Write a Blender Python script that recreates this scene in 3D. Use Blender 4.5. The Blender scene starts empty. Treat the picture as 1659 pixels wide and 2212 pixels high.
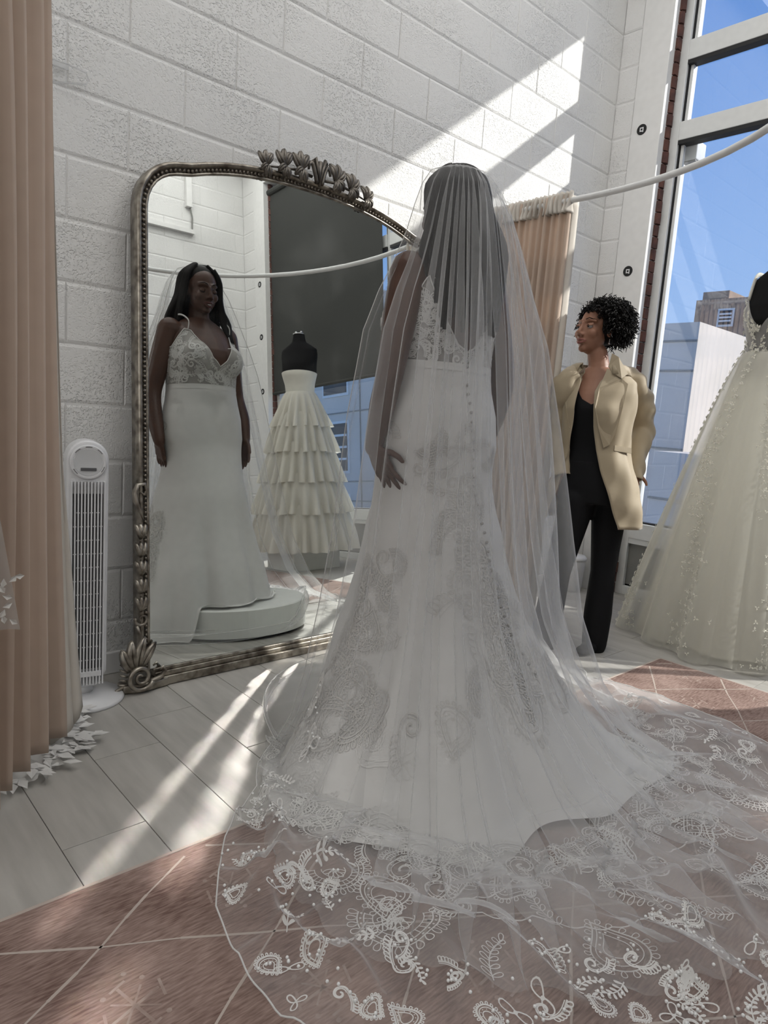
import bpy, bmesh, math, random
import numpy as np
from mathutils import Vector, Matrix, Quaternion
from mathutils.bvhtree import BVHTree
PI = math.pi
random.seed(7); RNG = np.random.default_rng(7)
scene = bpy.context.scene
COL = scene.collection

# ------------------------------------------------------------------ camera
CAM = Vector((-4.0271, -2.52262, 1.05867))
YAW, PITCH, ROLL, FPX = 0.743346, -0.143238, 0.0717702, 1473.734      # focal length in pixels of a 1659 x 2212 frame
_f = Vector((math.sin(YAW)*math.cos(PITCH), math.cos(YAW)*math.cos(PITCH), math.sin(PITCH)))
_r = Vector((math.cos(YAW), -math.sin(YAW), 0)); _u = _r.cross(_f)
RT = _r*math.cos(ROLL) + _u*math.sin(ROLL); UP = -_r*math.sin(ROLL) + _u*math.cos(ROLL); FW = _f
cd = bpy.data.cameras.new('camera'); cam = bpy.data.objects.new('camera', cd); COL.objects.link(cam)
cd.sensor_fit = 'AUTO'; cd.sensor_width = 36.0; cd.lens = FPX/2212*36.0; cd.clip_start = 0.02; cd.clip_end = 400
cam.matrix_world = Matrix(((RT.x, UP.x, -FW.x, CAM.x), (RT.y, UP.y, -FW.y, CAM.y), (RT.z, UP.z, -FW.z, CAM.z), (0, 0, 0, 1)))
scene.camera = cam
def at(u, v, d):                       # a point d metres deep along the view
    return CAM + (FW + RT*((u-829.5)/FPX) - UP*((v-1106)/FPX))*d
def depth(p):
    return (Vector(p)-CAM).dot(FW)

# ------------------------------------------------------------------ sky, sun, added fill lamps, exposure
SUN_DIR = Vector((-1.0, 0.80, -0.795)).normalized()
world = bpy.data.worlds.new('sky'); scene.world = world; world.use_nodes = True
wn = world.node_tree; wn.nodes.clear()
def _n(nt, t, **k):
    n = nt.nodes.new(t)
    for a, b in k.items(): setattr(n, a, b)
    return n
wo = _n(wn, 'ShaderNodeOutputWorld'); wb = _n(wn, 'ShaderNodeBackground'); wr = _n(wn, 'ShaderNodeValToRGB')
wt = _n(wn, 'ShaderNodeTexCoord'); ws = _n(wn, 'ShaderNodeSeparateXYZ')
wn.links.new(wt.outputs['Generated'], ws.inputs[0]); wn.links.new(ws.outputs['Z'], wr.inputs[0])
wn.links.new(wr.outputs[0], wb.inputs[0]); wn.links.new(wb.outputs[0], wo.inputs[0])
e = wr.color_ramp.elements
e[0].position = 0.0; e[0].color = (.42, .62, .95, 1); e[1].position = 1.0; e[1].color = (.045, .15, .50, 1)
x = e.new(.22); x.color = (.29, .49, .90, 1); x = e.new(.55); x.color = (.11, .275, .72, 1)
wb.inputs[1].default_value = 1.0
sd = bpy.data.lights.new('sun', 'SUN'); sun = bpy.data.objects.new('sun', sd); COL.objects.link(sun)
sd.energy = 5.6; sd.angle = math.radians(.8); sd.color = (1.0, .965, .91)
sun.rotation_euler = SUN_DIR.to_track_quat('-Z', 'Y').to_euler(); sun.location = (8, -6, 8)
def area(name, loc, target, sx, sy, power, col=(1, 1, 1)):
    l = bpy.data.lights.new(name, 'AREA'); o = bpy.data.objects.new(name, l); COL.objects.link(o)
    l.shape = 'RECTANGLE'; l.size = sx; l.size_y = sy; l.energy = power; l.color = col
    o.location = loc; o.rotation_euler = (Vector(target)-Vector(loc)).to_track_quat('-Z', 'Y').to_euler(); return o
# added fill lamps behind the camera and overhead, out of view, to brighten the room
area('fill_behind_camera', (-7.6, -2.3, 2.3), (-2.0, -1.6, 1.4), 3.6, 2.6, 50, (1.0, .985, .96))
area('fill_overhead', (-2.2, -1.25, 4.25), (-2.2, -1.25, 0), 3.4, 2.2, 39, (1.0, .99, .97))
area('fill_overhead_rear', (-1.3, -3.5, 4.25), (-1.3, -3.5, 0), 2.2, 1.3, 30, (1.0, .99, .97))
scene.view_settings.view_transform = 'Standard'; scene.view_settings.look = 'None'
scene.view_settings.exposure = 0.06; scene.view_settings.gamma = 1.0; scene.view_settings.use_curve_mapping = False
cy = scene.cycles
cy.use_adaptive_sampling = True; cy.adaptive_threshold = .13; cy.adaptive_min_samples = 18
cy.max_bounces = 5; cy.diffuse_bounces = 2; cy.glossy_bounces = 3; cy.transmission_bounces = 2; cy.transparent_max_bounces = 16
cy.caustics_reflective = True; cy.caustics_refractive = False; cy.blur_glossy = 0.0; cy.sample_clamp_indirect = 4.0

# ------------------------------------------------------------------ helpers
def mat(name, col, rough=.6, metal=0., bump=None, bscale=40., bdist=.002, col2=None, cscale=6., trans=0., alpha=1., spec=.4, sheen=0., sub=0., detail=4., coords='Object', relief=False):
    m = bpy.data.materials.new(name); m.use_nodes = True; nt = m.node_tree; b = nt.nodes['Principled BSDF']
    b.inputs['Base Color'].default_value = (*col, 1); b.inputs['Roughness'].default_value = rough; b.inputs['Metallic'].default_value = metal
    b.inputs['Specular IOR Level'].default_value = spec
    if sheen: b.inputs['Sheen Weight'].default_value = sheen
    if False: b.inputs['Subsurface Weight'].default_value = sub; b.inputs['Subsurface Radius'].default_value = (.02, .008, .004)
    tc = _n(nt, 'ShaderNodeTexCoord')
    if col2 is not None:
        n = _n(nt, 'ShaderNodeTexNoise'); n.inputs['Scale'].default_value = cscale; n.inputs['Detail'].default_value = 2.
        r = _n(nt, 'ShaderNodeMix', data_type='RGBA'); r.inputs[6].default_value = (*col, 1); r.inputs[7].default_value = (*col2, 1)
        mr = _n(nt, 'ShaderNodeMapRange'); mr.inputs[1].default_value = .35; mr.inputs[2].default_value = .68
        nt.links.new(tc.outputs[coords], n.inputs['Vector']); nt.links.new(n.outputs['Fac'], mr.inputs[0]); nt.links.new(mr.outputs[0], r.inputs[0])
        nt.links.new(r.outputs[2], b.inputs['Base Color'])
    if bump and relief:
        n = _n(nt, 'ShaderNodeTexNoise'); n.inputs['Scale'].default_value = bscale; n.inputs['Detail'].default_value = 1.
        bp = _n(nt, 'ShaderNodeBump'); bp.inputs['Strength'].default_value = bump; bp.inputs['Distance'].default_value = bdist
        nt.links.new(tc.outputs[coords], n.inputs['Vector']); nt.links.new(n.outputs['Fac'], bp.inputs['Height']); nt.links.new(bp.outputs[0], b.inputs['Normal'])
    elif bump and col2 is None:              # a trace of unevenness in the colour
        n = _n(nt, 'ShaderNodeTexNoise'); n.inputs['Scale'].default_value = min(bscale, 60.)*.5; n.inputs['Detail'].default_value = 0.
        r = _n(nt, 'ShaderNodeMix', data_type='RGBA'); r.inputs[6].default_value = (*[c*.96 for c in col], 1); r.inputs[7].default_value = (*[min(c*1.04, .95) for c in col], 1)
        nt.links.new(tc.outputs[coords], n.inputs['Vector']); nt.links.new(n.outputs['Fac'], r.inputs[0]); nt.links.new(r.outputs[2], b.inputs['Base Color'])
    if trans:                                # thin cloth: part of the light passes through
        out = nt.nodes['Material Output']; t = _n(nt, 'ShaderNodeBsdfTranslucent'); t.inputs[0].default_value = (*col, 1)
        mx = _n(nt, 'ShaderNodeMixShader'); mx.inputs[0].default_value = trans
        nt.links.new(b.outputs[0], mx.inputs[1]); nt.links.new(t.outputs[0], mx.inputs[2]); nt.links.new(mx.outputs[0], out.inputs[0])
    if alpha < 1.: b.inputs['Alpha'].default_value = alpha
    return m
def sheer(name, col, cover, trans=.5):        # tulle: an open net, 'cover' is how much of it is thread seen square on; slanted rays meet more thread
    m = bpy.data.materials.new(name); m.use_nodes = True; nt = m.node_tree; nt.nodes.clear()
    o = _n(nt, 'ShaderNodeOutputMaterial'); tr = _n(nt, 'ShaderNodeBsdfTransparent'); d = _n(nt, 'ShaderNodeBsdfDiffuse'); t = _n(nt, 'ShaderNodeBsdfTranslucent')
    d.inputs[0].default_value = (*col, 1); t.inputs[0].default_value = (*col, 1)
    a = _n(nt, 'ShaderNodeMixShader'); a.inputs[0].default_value = trans; nt.links.new(d.outputs[0], a.inputs[1]); nt.links.new(t.outputs[0], a.inputs[2])
    b = _n(nt, 'ShaderNodeMixShader'); nt.links.new(tr.outputs[0], b.inputs[2]); nt.links.new(a.outputs[0], b.inputs[1])
    ge = _n(nt, 'ShaderNodeNewGeometry'); dt = _n(nt, 'ShaderNodeVectorMath', operation='DOT_PRODUCT'); nt.links.new(ge.outputs['Normal'], dt.inputs[0]); nt.links.new(ge.outputs['Incoming'], dt.inputs[1])
    ab = _n(nt, 'ShaderNodeMath', operation='ABSOLUTE'); nt.links.new(dt.outputs['Value'], ab.inputs[0])
    mx = _n(nt, 'ShaderNodeMath', operation='MAXIMUM'); mx.inputs[1].default_value = .16; nt.links.new(ab.outputs[0], mx.inputs[0])
    dv = _n(nt, 'ShaderNodeMath', operation='DIVIDE'); dv.inputs[0].default_value = 1.; nt.links.new(mx.outputs[0], dv.inputs[1])
    pw = _n(nt, 'ShaderNodeMath', operation='POWER'); pw.inputs[0].default_value = 1-cover; nt.links.new(dv.outputs[0], pw.inputs[1]); nt.links.new(pw.outputs[0], b.inputs[0])
    nt.links.new(b.outputs[0], o.inputs[0]); return m
def mesh(name, V, F, smooth=False):
    me = bpy.data.meshes.new(name); me.from_pydata([tuple(v) for v in V], [], [tuple(int(i) for i in f) for f in F]); me.update()
    if smooth: me.polygons.foreach_set('use_smooth', [True]*len(me.polygons))
    return me
def link(name, me, m=None, parent=None, loc=None, rot=None):
    o = bpy.data.objects.new(name, me); COL.objects.link(o)
    if m is not None and me is not None and not me.materials: me.materials.append(m)
    if parent is not None: o.parent = parent
    if loc is not None: o.location = loc
    if rot is not None: o.rotation_euler = rot
    return o
def tag(o, label=None, cat=None, group=None, kind=None):
    if label: o['label'] = label
    if cat: o['category'] = cat
    if group: o['group'] = group
    if kind: o['kind'] = kind
    return o
def empty(name, loc, label, cat, group=None, rz=0.):
    o = bpy.data.objects.new(name, None); COL.objects.link(o); o.location = loc; o.rotation_euler = (0, 0, rz); o.empty_display_size = .1
    return tag(o, label, cat, group)
class MB:                                   # collects verts and faces of one mesh
    def __init__(s): s.V = []; s.F = []
    def add(s, V, F):
        k = len(s.V); s.V += [tuple(v) for v in V]; s.F += [tuple(i+k for i in f) for f in F]; return s
    def box(s, a, b):
        x0, y0, z0 = (min(a[i], b[i]) for i in range(3)); x1, y1, z1 = (max(a[i], b[i]) for i in range(3))
        return s.add([(x0,y0,z0),(x1,y0,z0),(x1,y1,z0),(x0,y1,z0),(x0,y0,z1),(x1,y0,z1),(x1,y1,z1),(x0,y1,z1)],
                     [(0,3,2,1),(4,5,6,7),(0,1,5,4),(1,2,6,5),(2,3,7,6),(3,0,4,7)])
    def tube(s, pts, r, n=8, cap=True, flat=1.0):
        pts = [Vector(p) for p in pts]; m = len(pts); rs = r if hasattr(r, '__len__') else [r]*m
        V = []; up = None
        for i in range(m):
            t = (pts[min(i+1, m-1)]-pts[max(i-1, 0)])
            t = t.normalized() if t.length > 1e-9 else Vector((0, 0, 1))
            if up is None:
                up = Vector((0, 0, 1)) if abs(t.z) < .9 else Vector((1, 0, 0))
            a = t.cross(up)
            if a.length < 1e-6: a = t.cross(Vector((0, 1, 0)))
            a.normalize(); b = a.cross(t).normalized(); up = b
            for k in range(n):
                q = 2*PI*k/n; V.append(pts[i] + a*(math.cos(q)*rs[i]) + b*(math.sin(q)*rs[i]*flat))
        F = [(i*n+k, i*n+(k+1) % n, (i+1)*n+(k+1) % n, (i+1)*n+k) for i in range(m-1) for k in range(n)]
        if cap: F += [tuple(range(n-1, -1, -1)), tuple((m-1)*n+k for k in range(n))]
        return s.add(V, F)
    def lathe(s, prof, c=(0, 0, 0), n=32, sx=1., sy=1.):
        V = []; F = []; m = len(prof)
        for (r, z) in prof:
            for k in range(n): V.append((c[0]+r*sx*math.cos(2*PI*k/n), c[1]+r*sy*math.sin(2*PI*k/n), c[2]+z))
        for i in range(m-1):
            for k in range(n): F.append((i*n+k, i*n+(k+1) % n, (i+1)*n+(k+1) % n, (i+1)*n+k))
        F += [tuple(range(n-1, -1, -1)), tuple((m-1)*n+k for k in range(n))]
        return s.add(V, F)
    def sphere(s, c, r, n=12, m=8):
        rx, ry, rz = r if hasattr(r, '__len__') else (r, r, r); V = [(c[0], c[1], c[2]-rz)]; F = []
        for i in range(1, m):
            a = -PI/2+PI*i/m
            for k in range(n): V.append((c[0]+rx*math.cos(a)*math.cos(2*PI*k/n), c[1]+ry*math.cos(a)*math.sin(2*PI*k/n), c[2]+rz*math.sin(a)))
        V.append((c[0], c[1], c[2]+rz)); t = len(V)-1
        for k in range(n): F.append((0, 1+(k+1) % n, 1+k)); F.append((t, 1+(m-2)*n+k, 1+(m-2)*n+(k+1) % n))
        for i in range(m-2):
            for k in range(n): F.append((1+i*n+k, 1+i*n+(k+1) % n, 1+(i+1)*n+(k+1) % n, 1+(i+1)*n+k))
        return s.add(V, F)
    def extr(s, poly, a, b, axis):            # polygon in (p,q) pushed from a to b along an axis (0 x, 1 y, 2 z)
        n = len(poly)
        def P(p, q, h): return {0: (h, p, q), 1: (p, h, q), 2: (p, q, h)}[axis]
        return s.add([P(p, q, a) for p, q in poly]+[P(p, q, b) for p, q in poly],
                     [tuple(range(n))[::-1], tuple(range(n, 2*n))]+[(i, (i+1) % n, n+(i+1) % n, n+i) for i in range(n)])
    def grid(s, G, closeu=False):              # G[i][j] points
        m = len(G); n = len(G[0]); V = [p for r in G for p in r]
        F = [(i*n+j, i*n+(j+1) % n, (i+1)*n+(j+1) % n, (i+1)*n+j) for i in range(m-1) for j in range(n if closeu else n-1)]
        return s.add(V, F)
    def build(s, name, m=None, parent=None, smooth=False, bevel=0., seg=2, **k):
        o = link(name, mesh(name, s.V, s.F, smooth), m, parent, **k)
        if bevel:
            bv = o.modifiers.new('bevel', 'BEVEL'); bv.width = bevel; bv.segments = seg; bv.limit_method = 'ANGLE'; bv.angle_limit = math.radians(35)
        return o
def gridmesh(name, P, closeu=False, smooth=True):       # fast mesh of a (m,n,3) array
    m, n, _ = P.shape; nn = n if closeu else n-1
    i = np.arange(m-1)[:, None]; j = np.arange(nn)[None, :]; j2 = (j+1) % n
    F = np.stack([i*n+j, i*n+j2, (i+1)*n+j2, (i+1)*n+j], -1).reshape(-1, 4)
    me = bpy.data.meshes.new(name); me.vertices.add(m*n); me.vertices.foreach_set('co', P.reshape(-1).astype(np.float32))
    me.loops.add(len(F)*4); me.polygons.add(len(F)); me.loops.foreach_set('vertex_index', F.reshape(-1).astype(np.int32))
    me.polygons.foreach_set('loop_start', (np.arange(len(F))*4).astype(np.int32)); me.update(calc_edges=True)
    if smooth: me.polygons.foreach_set('use_smooth', [True]*len(F))
    return me
def sstep(a, b, x):
    t = np.clip((np.asarray(x, float)-a)/(b-a), 0, 1); return t*t*(3-2*t)
# ------------------------------------------------------------------ materials
M = {}
def block_paint():
    m = mat('painted_block', (.79, .785, .77), .75); nt = m.node_tree; b = nt.nodes['Principled BSDF']
    geo = _n(nt, 'ShaderNodeNewGeometry')
    n1 = _n(nt, 'ShaderNodeTexNoise'); n1.inputs['Scale'].default_value = 150; n1.inputs['Detail'].default_value = 1; n1.inputs['Roughness'].default_value = .6
    n2 = _n(nt, 'ShaderNodeTexNoise'); n2.inputs['Scale'].default_value = 38; n2.inputs['Detail'].default_value = 0
    big = _n(nt, 'ShaderNodeTexNoise'); big.inputs['Scale'].default_value = 3.2; big.inputs['Detail'].default_value = 0
    for k in (n1, n2, big): nt.links.new(geo.outputs['Position'], k.inputs['Vector'])
    pit = _n(nt, 'ShaderNodeMapRange'); pit.inputs[1].default_value = .30; pit.inputs[2].default_value = .47; nt.links.new(n1.outputs['Fac'], pit.inputs[0])
    sm = _n(nt, 'ShaderNodeMath', operation='MULTIPLY_ADD'); sm.inputs[1].default_value = .8; nt.links.new(n2.outputs['Fac'], sm.inputs[0]); nt.links.new(pit.outputs[0], sm.inputs[2])
    am = _n(nt, 'ShaderNodeMapRange'); am.inputs[1].default_value = .35; am.inputs[2].default_value = .65; am.inputs[3].default_value = .35; am.inputs[4].default_value = .85; nt.links.new(big.outputs['Fac'], am.inputs[0])
    bp = _n(nt, 'ShaderNodeBump'); bp.inputs['Distance'].default_value = .0030
    nt.links.new(am.outputs[0], bp.inputs['Strength']); nt.links.new(sm.outputs[0], bp.inputs['Height']); nt.links.new(bp.outputs[0], b.inputs['Normal'])
    return m
M['block'] = block_paint()
M['mortar'] = mat('painted_mortar', (.77, .765, .75), .8, bump=.3, bscale=80)
M['paint'] = mat('white_paint', (.78, .775, .76), .6, bump=.12, bscale=60)
M['ceiling'] = mat('ceiling_paint', (.8, .8, .79), .8, bump=.1, bscale=20)
M['brick'] = mat('red_brick', (.13, .058, .045), .85, relief=True, bump=.8, bscale=60, bdist=.006, col2=(.07, .036, .032), cscale=14)
M['frame'] = mat('white_aluminium', (.72, .73, .72), .35, bump=.05, bscale=90)
M['gasket'] = mat('black_gasket', (.012, .012, .013), .6, bump=.1)
M['panel'] = mat('grey_panel', (.23, .23, .215), .45, bump=.06, bscale=30, col2=(.2, .2, .19))
M['shade'] = mat('dark_shade_cloth', (.048, .050, .046), .8, bump=.25, bscale=700, bdist=.0005, trans=.12)
M['silver'] = mat('antique_silver', (.42, .385, .33), .36, .85, relief=True, bump=.35, bscale=55, bdist=.002, col2=(.13, .11, .09), cscale=26)
M['silver_d'] = mat('antique_silver_dark', (.21, .19, .165), .42, .8, bump=.3, bscale=45, col2=(.09, .08, .07), cscale=20)
def mirror_mat():
    m = bpy.data.materials.new('mirror_glass'); m.use_nodes = True; nt = m.node_tree; nt.nodes.clear()
    o = _n(nt, 'ShaderNodeOutputMaterial'); g = _n(nt, 'ShaderNodeBsdfGlossy'); g.inputs['Roughness'].default_value = 0.; g.inputs[0].default_value = (.90, .925, .905, 1)
    d = _n(nt, 'ShaderNodeBsdfDiffuse'); d.inputs[0].default_value = (.55, .56, .55, 1)
    tc = _n(nt, 'ShaderNodeTexCoord'); n = _n(nt, 'ShaderNodeTexNoise'); n.inputs['Scale'].default_value = 5.; n.inputs['Detail'].default_value = 3
    mr = _n(nt, 'ShaderNodeMapRange'); mr.inputs[1].default_value = .5; mr.inputs[2].default_value = .85; mr.inputs[3].default_value = .008; mr.inputs[4].default_value = .06
    nt.links.new(tc.outputs['Object'], n.inputs['Vector']); nt.links.new(n.outputs['Fac'], mr.inputs[0])
    mx = _n(nt, 'ShaderNodeMixShader'); nt.links.new(mr.outputs[0], mx.inputs[0]); nt.links.new(g.outputs[0], mx.inputs[1]); nt.links.new(d.outputs[0], mx.inputs[2])
    nt.links.new(mx.outputs[0], o.inputs[0]); return m
M['mirror'] = mirror_mat()
def glass_mat():                        # double glazed pane: clear, with its own reflections
    m = bpy.data.materials.new('window_glass'); m.use_nodes = True; nt = m.node_tree; nt.nodes.clear()
    o = _n(nt, 'ShaderNodeOutputMaterial'); g = _n(nt, 'ShaderNodeBsdfGlossy'); g.inputs['Roughness'].default_value = 0.
    t = _n(nt, 'ShaderNodeBsdfTransparent'); t.inputs[0].default_value = (.95, .97, .97, 1)
    ge = _n(nt, 'ShaderNodeNewGeometry'); dt = _n(nt, 'ShaderNodeVectorMath', operation='DOT_PRODUCT'); nt.links.new(ge.outputs['Normal'], dt.inputs[0]); nt.links.new(ge.outputs['Incoming'], dt.inputs[1])
    ab = _n(nt, 'ShaderNodeMath', operation='ABSOLUTE'); nt.links.new(dt.outputs['Value'], ab.inputs[0])
    su = _n(nt, 'ShaderNodeMath', operation='SUBTRACT'); su.inputs[0].default_value = 1.; nt.links.new(ab.outputs[0], su.inputs[1])
    pw = _n(nt, 'ShaderNodeMath', operation='POWER'); pw.inputs[1].default_value = 5.; nt.links.new(su.outputs[0], pw.inputs[0])
    f = _n(nt, 'ShaderNodeMath', operation='MULTIPLY_ADD'); f.inputs[1].default_value = .87; f.inputs[2].default_value = .13; nt.links.new(pw.outputs[0], f.inputs[0])   # Schlick reflectance of a double pane
    mx = _n(nt, 'ShaderNodeMixShader'); nt.links.new(f.outputs[0], mx.inputs[0]); nt.links.new(t.outputs[0], mx.inputs[1]); nt.links.new(g.outputs[0], mx.inputs[2])
    nt.links.new(mx.outputs[0], o.inputs[0]); return m
M['glass'] = glass_mat()
def plank_mat():
    m = mat('whitewashed_plank', (.56, .55, .525), .42); nt = m.node_tree; b = nt.nodes['Principled BSDF']
    geo = _n(nt, 'ShaderNodeNewGeometry'); oi = _n(nt, 'ShaderNodeObjectInfo')
    mp = _n(nt, 'ShaderNodeMapping'); mp.inputs['Scale'].default_value = (11, 1.6, 1)
    ad = _n(nt, 'ShaderNodeVectorMath', operation='ADD'); sc = _n(nt, 'ShaderNodeVectorMath', operation='SCALE'); sc.inputs[0].default_value = (13, 7, 3)
    nt.links.new(oi.outputs['Random'], sc.inputs['Scale']); nt.links.new(geo.outputs['Position'], ad.inputs[0]); nt.links.new(sc.outputs[0], ad.inputs[1]); nt.links.new(ad.outputs[0], mp.inputs[0])
    n = _n(nt, 'ShaderNodeTexNoise'); n.inputs['Scale'].default_value = 2.2; n.inputs['Detail'].default_value = 3
    nt.links.new(mp.outputs[0], n.inputs['Vector'])
    r = _n(nt, 'ShaderNodeValToRGB'); e = r.color_ramp.elements; e[0].position = .28; e[0].color = (.36, .343, .315, 1); e[1].position = .66; e[1].color = (.465, .447, .415, 1)
    nt.links.new(n.outputs['Fac'], r.inputs[0]); nt.links.new(r.outputs[0], b.inputs['Base Color'])
    return m
M['plank'] = plank_mat()
def rug_mat():
    m = mat('faded_rose_rug', (.35, .2, .17), .95, spec=.1); nt = m.node_tree; b = nt.nodes['Principled BSDF']
    geo = _n(nt, 'ShaderNodeNewGeometry')
    mp = _n(nt, 'ShaderNodeMapping'); mp.inputs['Rotation'].default_value = (0, 0, .12); mp.inputs['Scale'].default_value = (10, 70, 1); nt.links.new(geo.outputs['Position'], mp.inputs[0])
    n = _n(nt, 'ShaderNodeTexNoise'); n.inputs['Scale'].default_value = 3; n.inputs['Detail'].default_value = 3; nt.links.new(mp.outputs[0], n.inputs['Vector'])
    n2 = _n(nt, 'ShaderNodeTexNoise'); n2.inputs['Scale'].default_value = 5; n2.inputs['Detail'].default_value = 2; nt.links.new(geo.outputs['Position'], n2.inputs['Vector'])
    mx = _n(nt, 'ShaderNodeMix', data_type='FLOAT'); mx.inputs[0].default_value = .45; nt.links.new(n.outputs['Fac'], mx.inputs[2]); nt.links.new(n2.outputs['Fac'], mx.inputs[3])
    r = _n(nt, 'ShaderNodeValToRGB'); e = r.color_ramp.elements; e[0].position = .34; e[0].color = (.155, .096, .080, 1); e[1].position = .66; e[1].color = (.41, .30, .26, 1)
    nt.links.new(mx.outputs[0], r.inputs[0]); nt.links.new(r.outputs[0], b.inputs['Base Color'])
    return m
M['rug'] = rug_mat()
M['rugline'] = mat('cream_rug_yarn', (.50, .425, .375), .95, bump=.5, bscale=200, spec=.1)
M['peach'] = mat('peach_drape', (.72, .575, .465), .8, bump=.1, bscale=900, bdist=.0004, trans=.30, sheen=.2)
M['lining'] = mat('cream_lining', (.80, .745, .67), .8, bump=.1, bscale=900, bdist=.0004, trans=.25)
M['white_plastic'] = mat('white_plastic', (.74, .74, .75), .35, bump=.03, bscale=150)
M['grey_plastic'] = mat('grey_plastic', (.10, .10, .105), .5, bump=.05)
M['clear'] = mat('clear_acrylic', (.75, .76, .76), .08, alpha=.35, bump=.02)
M['rail'] = mat('white_rail', (.76, .76, .75), .4, bump=.04, bscale=100)
M['pedestal'] = mat('white_pedestal_laminate', (.74, .75, .72), .35, bump=.03, bscale=40)
M['black'] = mat('black_marks', (.01, .01, .01), .6, bump=.05)
M['satin'] = mat('ivory_crepe', (.83, .82, .80), .55, bump=.08, bscale=500, bdist=.0006, trans=.22, sheen=.15)
M['lace'] = mat('ivory_lace', (.82, .81, .79), .7, bump=.3, bscale=900, bdist=.0006, trans=.25)
M['bead'] = mat('clear_bead', (.85, .85, .84), .12, bump=.05, bscale=300, spec=.8)
M['veil'] = sheer('veil_tulle', (.82, .82, .82), .125, .5)
M['tulle'] = sheer('train_tulle', (.78, .77, .76), .17, .45)
M['ivory_tulle'] = sheer('ivory_skirt_tulle', (.84, .82, .74), .34, .5)
M['ivory_under'] = mat('ivory_underskirt', (.86, .835, .755), .7, bump=.1, bscale=300, trans=.5)
M['ivory_lace'] = mat('cream_floral_lace', (.83, .81, .72), .7, bump=.3, bscale=700, trans=.2)
M['skin_d'] = mat('deep_brown_skin', (.080, .036, .023), .45, bump=.1, bscale=250, bdist=.0005, sub=.08, col2=(.064, .028, .018), cscale=20)
M['skin_m'] = mat('tan_skin', (.33, .165, .105), .5, bump=.1, bscale=250, bdist=.0005, sub=.10, col2=(.29, .14, .088), cscale=20)
M['hair'] = mat('black_hair', (.008, .007, .0065), .55, spec=.12, bump=.15, bscale=240, bdist=.002)
M['beige'] = mat('beige_satin_blazer', (.40, .325, .22), .62, spec=.3, bump=.12, bscale=800, bdist=.0003, sheen=.3, trans=.05)
M['black_cloth'] = mat('black_cloth', (.006, .006, .007), .8, bump=.1, bscale=600, bdist=.0004, spec=.2)
M['bust'] = mat('black_velvet_form', (.006, .006, .0065), .85, bump=.1, bscale=400, spec=.15)
M['chrome'] = mat('chrome', (.6, .6, .6), .2, 1., bump=.02)
M['wood'] = mat('light_wood', (.42, .22, .11), .5, bump=.15, bscale=60, col2=(.33, .16, .08), cscale=12)
M['bldg_w'] = mat('pale_concrete_panel', (.66, .60, .54), .8, bump=.1, bscale=3, col2=(.60, .55, .49), cscale=.6)
M['bldg_b'] = mat('brown_brick_tower', (.42, .30, .22), .85, bump=.3, bscale=8, col2=(.27, .19, .14), cscale=1.5)
M['bldg_win'] = mat('dark_window_glass', (.03, .032, .035), .15, bump=.05, bscale=2)
M['asphalt'] = mat('street_asphalt', (.45, .40, .34), .9, bump=.3, bscale=20)
M['eye_w'] = mat('eye_white', (.34, .31, .29), .3, bump=.02)
M['eye_d'] = mat('dark_iris', (.012, .007, .005), .15, bump=.02)
M['lip_d'] = mat('deep_rose_lips', (.085, .028, .025), .4, bump=.2, bscale=300)
M['lip_m'] = mat('rose_lips', (.28, .10, .085), .4, bump=.2, bscale=300)
M['teeth'] = mat('teeth', (.62, .60, .55), .3, bump=.02)
M['dense_lace'] = sheer('dense_lace_cloth', (.78, .77, .75), .55, .3)
M['nude_net'] = sheer('bodice_net', (.80, .78, .75), .40, .3)
M['button'] = mat('covered_button', (.36, .345, .33), .6, bump=.1)
M['backlit_lace'] = mat('backlit_skirt_lace', (.60, .585, .56), .75, bump=.2)  # the lace in a greyer colour, imitating how it darkens against the light
M['rugmotif'] = mat('worn_cream_motif', (.44, .35, .305), .95, spec=.1, col2=(.34, .25, .215), cscale=40)
# ------------------------------------------------------------------ the room
BH, BL, X0 = .2032, .4064, -2.4313         # block course height, block length, a joint of the even courses
YC = -4.45                                  # the wall across the room
XF = -8.2                                   # the studio goes on behind the camera
ZC = 4.35
def frustum(w, h, t=.0038, ix=.004, iz=.011, k=.0012):   # a block face: base w x h at 0, raised face at t, soft flush bed joints, crisper upright joints
    return ([(k, 0, k), (w-k, 0, k), (w-k, 0, h-k), (k, 0, h-k), (ix+k, -t, iz+k), (w-ix-k, -t, iz+k), (w-ix-k, -t, h-iz-k), (ix+k, -t, h-iz-k)],
            [(4, 5, 6, 7), (0, 1, 5, 4), (1, 2, 6, 5), (2, 3, 7, 6), (3, 0, 4, 7)])
_bm = {}
def block_mesh(w):
    k = round(w, 3)
    if k not in _bm:
        me = mesh('block', *frustum(w, BH)); me.materials.append(M['block']); _bm[k] = me
    return _bm[k]
def block_wall(parent, x_from, x_to, courses, place, phase=X0, cut=None):
    for c in courses:
        x = phase + (BL/2 if c % 2 else 0) + BL*math.floor((x_from-phase)/BL)-BL
        while x < x_to:
            a, b = max(x, x_from), min(x+BL, x_to); x += BL
            if b-a < .03: continue
            o = bpy.data.objects.new('block', block_mesh(b-a)); COL.objects.link(o); o.parent = parent
            place(o, a, c*BH, RNG.normal(0, .0007))
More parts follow.
